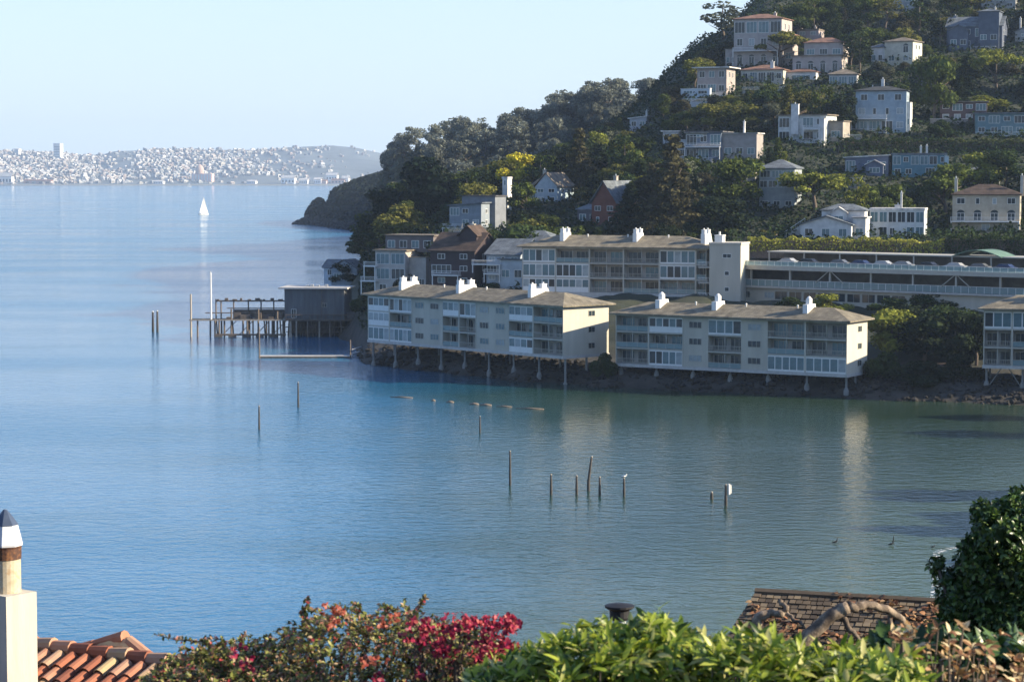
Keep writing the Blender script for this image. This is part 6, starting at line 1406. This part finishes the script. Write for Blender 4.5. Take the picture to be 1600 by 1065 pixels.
ORG = leafmat('coral_flower', [(0, (.22, .05, .03)), (.6, (.42, .13, .08)), (1, (.35, .06, .05))], .5, .35)
DRY = leafmat('dry_tan_leaf', [(0, (.10, .04, .02)), (.35, (.22, .11, .05)), (.65, (.45, .30, .14)), (.9, (.62, .50, .30))], .6, .3)
bush('green_shrub', 'bright green leafy shrub at bottom centre, in front of the capped vent', 'shrub', 10.5, [(735, 1075), (790, 1052), (840, 1028), (880, 1008), (905, 998), (938, 980), (960, 998), (1000, 992), (1022, 972), (1040, 970), (1062, 1000), (1100, 1010), (1140, 1020)], GREEN, .085, .024, 560, 1, .55, 9)
bush('green_shrub', 'bright green leafy shrub under the dead branches, right of the vent shrub', 'shrub', 10.0, [(1110, 1020), (1150, 1010), (1180, 1000), (1215, 1008), (1250, 1030), (1290, 1034), (1330, 1028), (1360, 1034), (1400, 1042), (1440, 1050)], GREEN, .085, .024, 380, 2, .5, 9)
bush('dark_leaved_shrub', 'dark green large leaved shrub in the bottom right corner', 'shrub', 11.5, [(1370, 1020), (1420, 1000), (1470, 1010), (1520, 1020), (1560, 1010), (1640, 1020)], DGREEN, .12, .05, 300, 3, .5, 8)
bush('dry_leaved_shrub', 'shrub with dry tan and brown leaves at the bottom right', 'shrub', 10.5, [(1385, 1000), (1410, 985), (1450, 975), (1480, 990), (1520, 1000), (1560, 1012), (1620, 1020)], DRY, .055, .024, 120, 4, .4, 5, wig=40)
bush('bronze_shrub', 'bronze red and olive leaved shrub at bottom left of centre', 'shrub', 14.0, [(225, 1070), (255, 1045), (300, 1030), (340, 1018), (378, 1026), (400, 1018), (430, 1002), (470, 985), (500, 966), (540, 962), (570, 975), (600, 966), (640, 964), (680, 985), (730, 1000), (775, 1018)], REDL, .032, .017, 3900, 5, .8, 8, twig=90, wig=30)
o, base = bush('bougainvillea', 'magenta flowering bougainvillea sprays reaching right over the water', 'shrub', 13.4, [(635, 985), (660, 972), (690, 975), (715, 980), (745, 985), (775, 1000), (808, 1018)], REDL, .035, .02, 330, 6, .4, 6, bottom=1085)
def flowers(parent, base, D, pts, n, rad, mat, seed, name='flower_spray', size=.03):
    if len(pts) > 1:
        for j_, q_ in enumerate(pts): flowers(parent, base, D, [q_], max(6, int(n * 1.3 / len(pts))), rad, mat, seed * 10 + j_, name, size)
        return
    rs = np.random.RandomState(seed); C_ = []
    for i in range(n):
        k = rs.randint(len(pts)); a, b = pts[k][:2]; r = pts[k][2] if len(pts[k]) > 2 else rad
        p = P(a + rs.normal() * r, b + rs.normal() * r * .75, D); C_.append((p.x - base.x, p.y + rs.normal() * .08 - base.y, p.z - base.z))
    C_ = np.array(C_); c = np.repeat(C_, 3, 0); nr = unit(rs.normal(size=c.shape) + np.array([.3, -.8, .5])); d = unit(np.cross(nr, rs.normal(size=c.shape)) + nr * .5)
    V, T = leaf(rs, c, d, nr, np.full(len(c), size), np.full(len(c), size * .8), .3, .2); return link(name, npmesh(name, V, T, mat, True), parent)
flowers(o, base, 13.2, [(790, 970, 9), (802, 972, 6), (795, 980, 6)], 45, 8, MAG, 1)
flowers(o, base, 13.2, [(720, 972, 10), (740, 975, 9), (758, 978, 6), (700, 985, 8), (772, 978, 4)], 70, 8, MAG, 2)
flowers(o, base, 13.2, [(650, 985, 10), (670, 980, 8), (665, 1000, 10), (690, 1005, 10), (710, 1015, 10), (695, 1020, 8)], 85, 10, MAG, 3)
flowers(o, base, 13.1, [(760, 1010, 10), (775, 1018, 10), (790, 1008, 8), (805, 1020, 7), (750, 1022, 8), (800, 1035, 5)], 75, 10, MAG, 4)
b5 = C.objects['bronze_shrub']; bb = Vector(b5.location)
flowers(b5, bb, 13.1, [(575, 1027, 5), (590, 1030, 5)], 8, 5, ORG, 5, 'coral_flower'); flowers(b5, bb, 13.1, [(515, 958, 7), (528, 955, 5), (520, 975, 4)], 8, 5, ORG, 6, 'coral_flower'); flowers(b5, bb, 13.1, [(598, 975, 6), (615, 968, 6)], 8, 5, ORG, 7, 'coral_flower')
flowers(b5, bb, 13.1, [(370, 1018, 5), (388, 1040, 6), (650, 1050, 6), (590, 1060, 5)], 20, 5, MAG, 8, 'coral_flower')
# long shoots of the bronze shrub standing against the water
for pts in ([(478, 975), (474, 955), (480, 942), (478, 935)], [(470, 962), (476, 950), (492, 955)], [(640, 968), (652, 955), (660, 940), (664, 933)], [(560, 962), (562, 948), (556, 945)], [(330, 1012), (318, 1002), (300, 1000), (275, 999), (240, 990)], [(352, 1012), (345, 998), (325, 996)], [(700, 982), (730, 968), (765, 975)], [(380, 1012), (376, 1000), (384, 990)], [(600, 960), (606, 950), (622, 952)]):
    m = MB(); q = [P(a, b, 13.8) - bb for a, b in pts]; m.path(q, [.006] + [.004] * (len(q) - 2) + [.002], 5)
    s_ = m.build('shoot', M['bark'], b5); rs = np.random.RandomState(int(pts[0][0])); cs_ = []
    for k in range(len(q) - 1):
        for t_ in np.linspace(0, 1, 8): cs_.append(q[k].lerp(q[k+1], float(t_)))
    c = np.repeat(np.array(cs_), 2, 0); d = unit(rs.normal(size=c.shape) + np.array([0, 0, .4])); V, T = leaf(rs, c, d, unit(rs.normal(size=c.shape)), np.full(len(c), .03), np.full(len(c), .018)); link('shoot_leaves', npmesh('shoot_leaves', V, T, REDL, True), s_)
V, T = leaf(np.random.RandomState(3), litter[0], unit(np.random.RandomState(4).normal(size=litter[0].shape) * [1, 1, .3]), unit(np.tile(np.array(Sn), (len(litter[0]), 1)) + np.random.RandomState(5).normal(size=litter[0].shape) * .3), np.full(len(litter[0]), .10), np.full(len(litter[0]), .06))
lt = link('leaf_litter', npmesh('leaf_litter', V, T, leafmat('rusty_fallen_leaf', [(0, (.05, .025, .015)), (.4, (.16, .07, .035)), (.7, (.28, .13, .06)), (1, (.30, .20, .10))], .7, .1), True), s2)
# dark tree at right
def bigtree(label, cpx, cpy, D, lobes, n, seed, mat, ll, lw_):
    rs = np.random.RandomState(seed); c0 = P(cpx, cpy, D); gz = nz(c0.x, c0.y); base = Vector((c0.x, c0.y, gz)); o = empty('broadleaf_tree', base, 0, label, 'tree')
    pts = []; nr = []; parts = []
    for (a, b, r) in lobes:
        c = P(a, b, D) - base; R_ = r / F * D; k = int(n * (r / 60.0) ** 1.7); p, d = blob_pts(rs, np.array(c) + np.array([0, rs.uniform(-.5, .5), 0]), np.array([R_, R_, R_ * .85]), k, .6); pts.append(p); nr.append(d)
        parts.append(core(rs, np.array(c), np.array([R_, R_, R_]) * .62, 6))
    pts = np.concatenate(pts); nr = np.concatenate(nr); k = 5
    c = np.repeat(pts, k, 0); n_ = np.repeat(nr, k, 0); d = unit(rs.normal(size=c.shape) + n_ * .6); up = unit(n_ + rs.normal(size=c.shape) * .5 + np.array([0, 0, .5]))
    V, T = leaf(rs, c, d, up, ll * rs.uniform(.7, 1.2, len(c)), lw_ * rs.uniform(.8, 1.2, len(c))); link('crown', npmesh('crown', V, T, mat, True), o)
    V, Q = merge(parts); link('inner_foliage', npmesh('inner_foliage', V, Q, mat), o)
    m = MB(); cc = P(cpx, cpy, D) - base; m.path([(0, 0, -.3), (.1, 0, cc.z * .3), (.0, .05, cc.z * .6), (cc.x, cc.y, cc.z)], [.22, .18, .14, .06], 9)
    for (a, b, r) in lobes[::2]: q = P(a, b, D) - base; m.path([(0, 0, cc.z * .4), (q.x * .5, 0, q.z * .75), tuple(q)], [.09, .05, .015], 6)
    m.build('trunk', M['bark'], o, smooth=True); return o
bigtree('dense dark green tree filling the right edge above the shake roof', 1590, 960, 30, [(1560, 830, 48), (1600, 815, 42), (1640, 830, 60), (1525, 880, 40), (1575, 890, 62), (1640, 900, 80), (1505, 930, 42), (1550, 950, 62), (1600, 970, 70), (1480, 905, 20), (1465, 883, 12), (1500, 975, 38), (1545, 1000, 48), (1660, 1000, 90), (1540, 800, 24), (1575, 785, 18), (1520, 850, 24), (1605, 780, 18), (1490, 950, 26), (1530, 1020, 30), (1580, 1030, 50)], 330, 12, DGREEN, .085, .045)
# trees on the cove's shore beyond the right edge: their shadows lie on the shallows
for i, (x, y, h_, w_) in enumerate(((88, 262, 13, 11), (96, 268, 15, 12), (84, 240, 14, 12), (98, 246, 15, 13), (76, 219, 10, 8), (112, 330, 13, 11), (119, 352, 12, 11))):
    tree('round', (x, y, nz(x, y) - .2), h_, w_, DG_, 'leafy tree on the cove shore beyond the right edge', 'trees beyond the right edge')
for i in range(34):
    x = rnd.uniform(70, 150); y = rnd.uniform(40, 330)
    if x < 108 + max(0, 120 - y) * -.4 and y > 120: x += 45
    h_ = rnd.uniform(5, 10); tree(rnd.choice(['round', 'round', 'shrub', 'cone']), (x, y, nz(x, y) - .2), h_ * .8, h_, rnd.choice([DK, DG_, MG]), 'tree on the near slope beyond the right edge', 'trees of the near slope')
    q_ = TREES[-1]
# leaf litter and small plants over the near slope
def smp4(rs, n):
    out = []
    while len(out) < n:
        x = rs.uniform(-60, 150); y = rs.uniform(55, 340); z = nz(x, y)
        if z < 1.0: continue
        out.append((x, y, z + rs.rand() * .8))
    return np.array(out)
tag(cover('near_slope_cover', 42000, smp4, .3, M['leaf'], (.04, .055, .018), 14), 'ivy and scrub on the lower near slope', 'ground cover')
def smp5(rs, n):
    x = rs.uniform(-45, 70, n * 2); y = rs.uniform(-8, 56, n * 2); keep = (np.abs(x) > .05) & ((x ** 2 + y ** 2) > 9)
    x = x[keep][:n]; y = y[keep][:n]; z = np.array([nz(a, b) for a, b in zip(x, y)]); return np.stack([x, y, z + rs.rand(len(x)) ** 2 * .35], 1)
tag(cover('near_slope_ivy', 60000, smp5, .075, M['leaf'], (.035, .055, .016), 15), 'fine ivy carpeting the ground around the viewpoint', 'ground cover')
# surf on the beach at right
m = MB(); vs = []
for i in range(60):
    X = 36 + i * .5; Y = nshore(X) + .7 + .3 * math.sin(i * .5); wd = .3 + .25 * math.sin(i * .31) ** 2
    vs += [(X, Y - wd, .035), (X - .5, Y + wd, .03)]
m.add(vs, [(2*i, 2*i+2, 2*i+3, 2*i+1) for i in range(59)])
def foam():
    m_, t, b = newmat('surf_foam'); b.inputs['Base Color'].default_value = (.8, .82, .84, 1); b.inputs['Roughness'].default_value = .8
    g = t.nodes.new('ShaderNodeNewGeometry'); n = t.nodes.new('ShaderNodeTexNoise'); n.inputs['Scale'].default_value = 1.6; n.inputs['Detail'].default_value = 8; n.inputs['Roughness'].default_value = .75; t.links.new(g.outputs['Position'], n.inputs['Vector'])
    r = t.nodes.new('ShaderNodeValToRGB'); r.color_ramp.elements[0].position = .5; r.color_ramp.elements[1].position = .66; t.links.new(n.outputs[0], r.inputs[0])
    tr = t.nodes.new('ShaderNodeBsdfTransparent'); ms = t.nodes.new('ShaderNodeMixShader'); t.links.new(r.outputs[0], ms.inputs[0]); t.links.new(tr.outputs[0], ms.inputs[1]); t.links.new(b.outputs[0], ms.inputs[2]); t.links.new(ms.outputs[0], t.nodes['Material Output'].inputs['Surface']); return m_
tag(m.build('surf_foam', foam()), 'thin white surf washing along the cove beach', 'surf', None, 'stuff')

# ------------------------------------------------------------ haze
hz = MB(); hz.box(-3900, 3900, -55, 12000, -9, 260)
hm = bpy.data.materials.new('haze'); hm.use_nodes = True; t = hm.node_tree; t.nodes.clear()
pv = t.nodes.new('ShaderNodeVolumePrincipled'); pv.inputs['Color'].default_value = (.56, .74, 1.0, 1); pv.inputs['Density'].default_value = HAZE; pv.inputs['Anisotropy'].default_value = .15
ou = t.nodes.new('ShaderNodeOutputMaterial'); t.links.new(pv.outputs[0], ou.inputs['Volume'])
o = hz.build('haze', hm); tag(o, 'thin blue afternoon haze over the bay', 'haze', None, 'stuff')
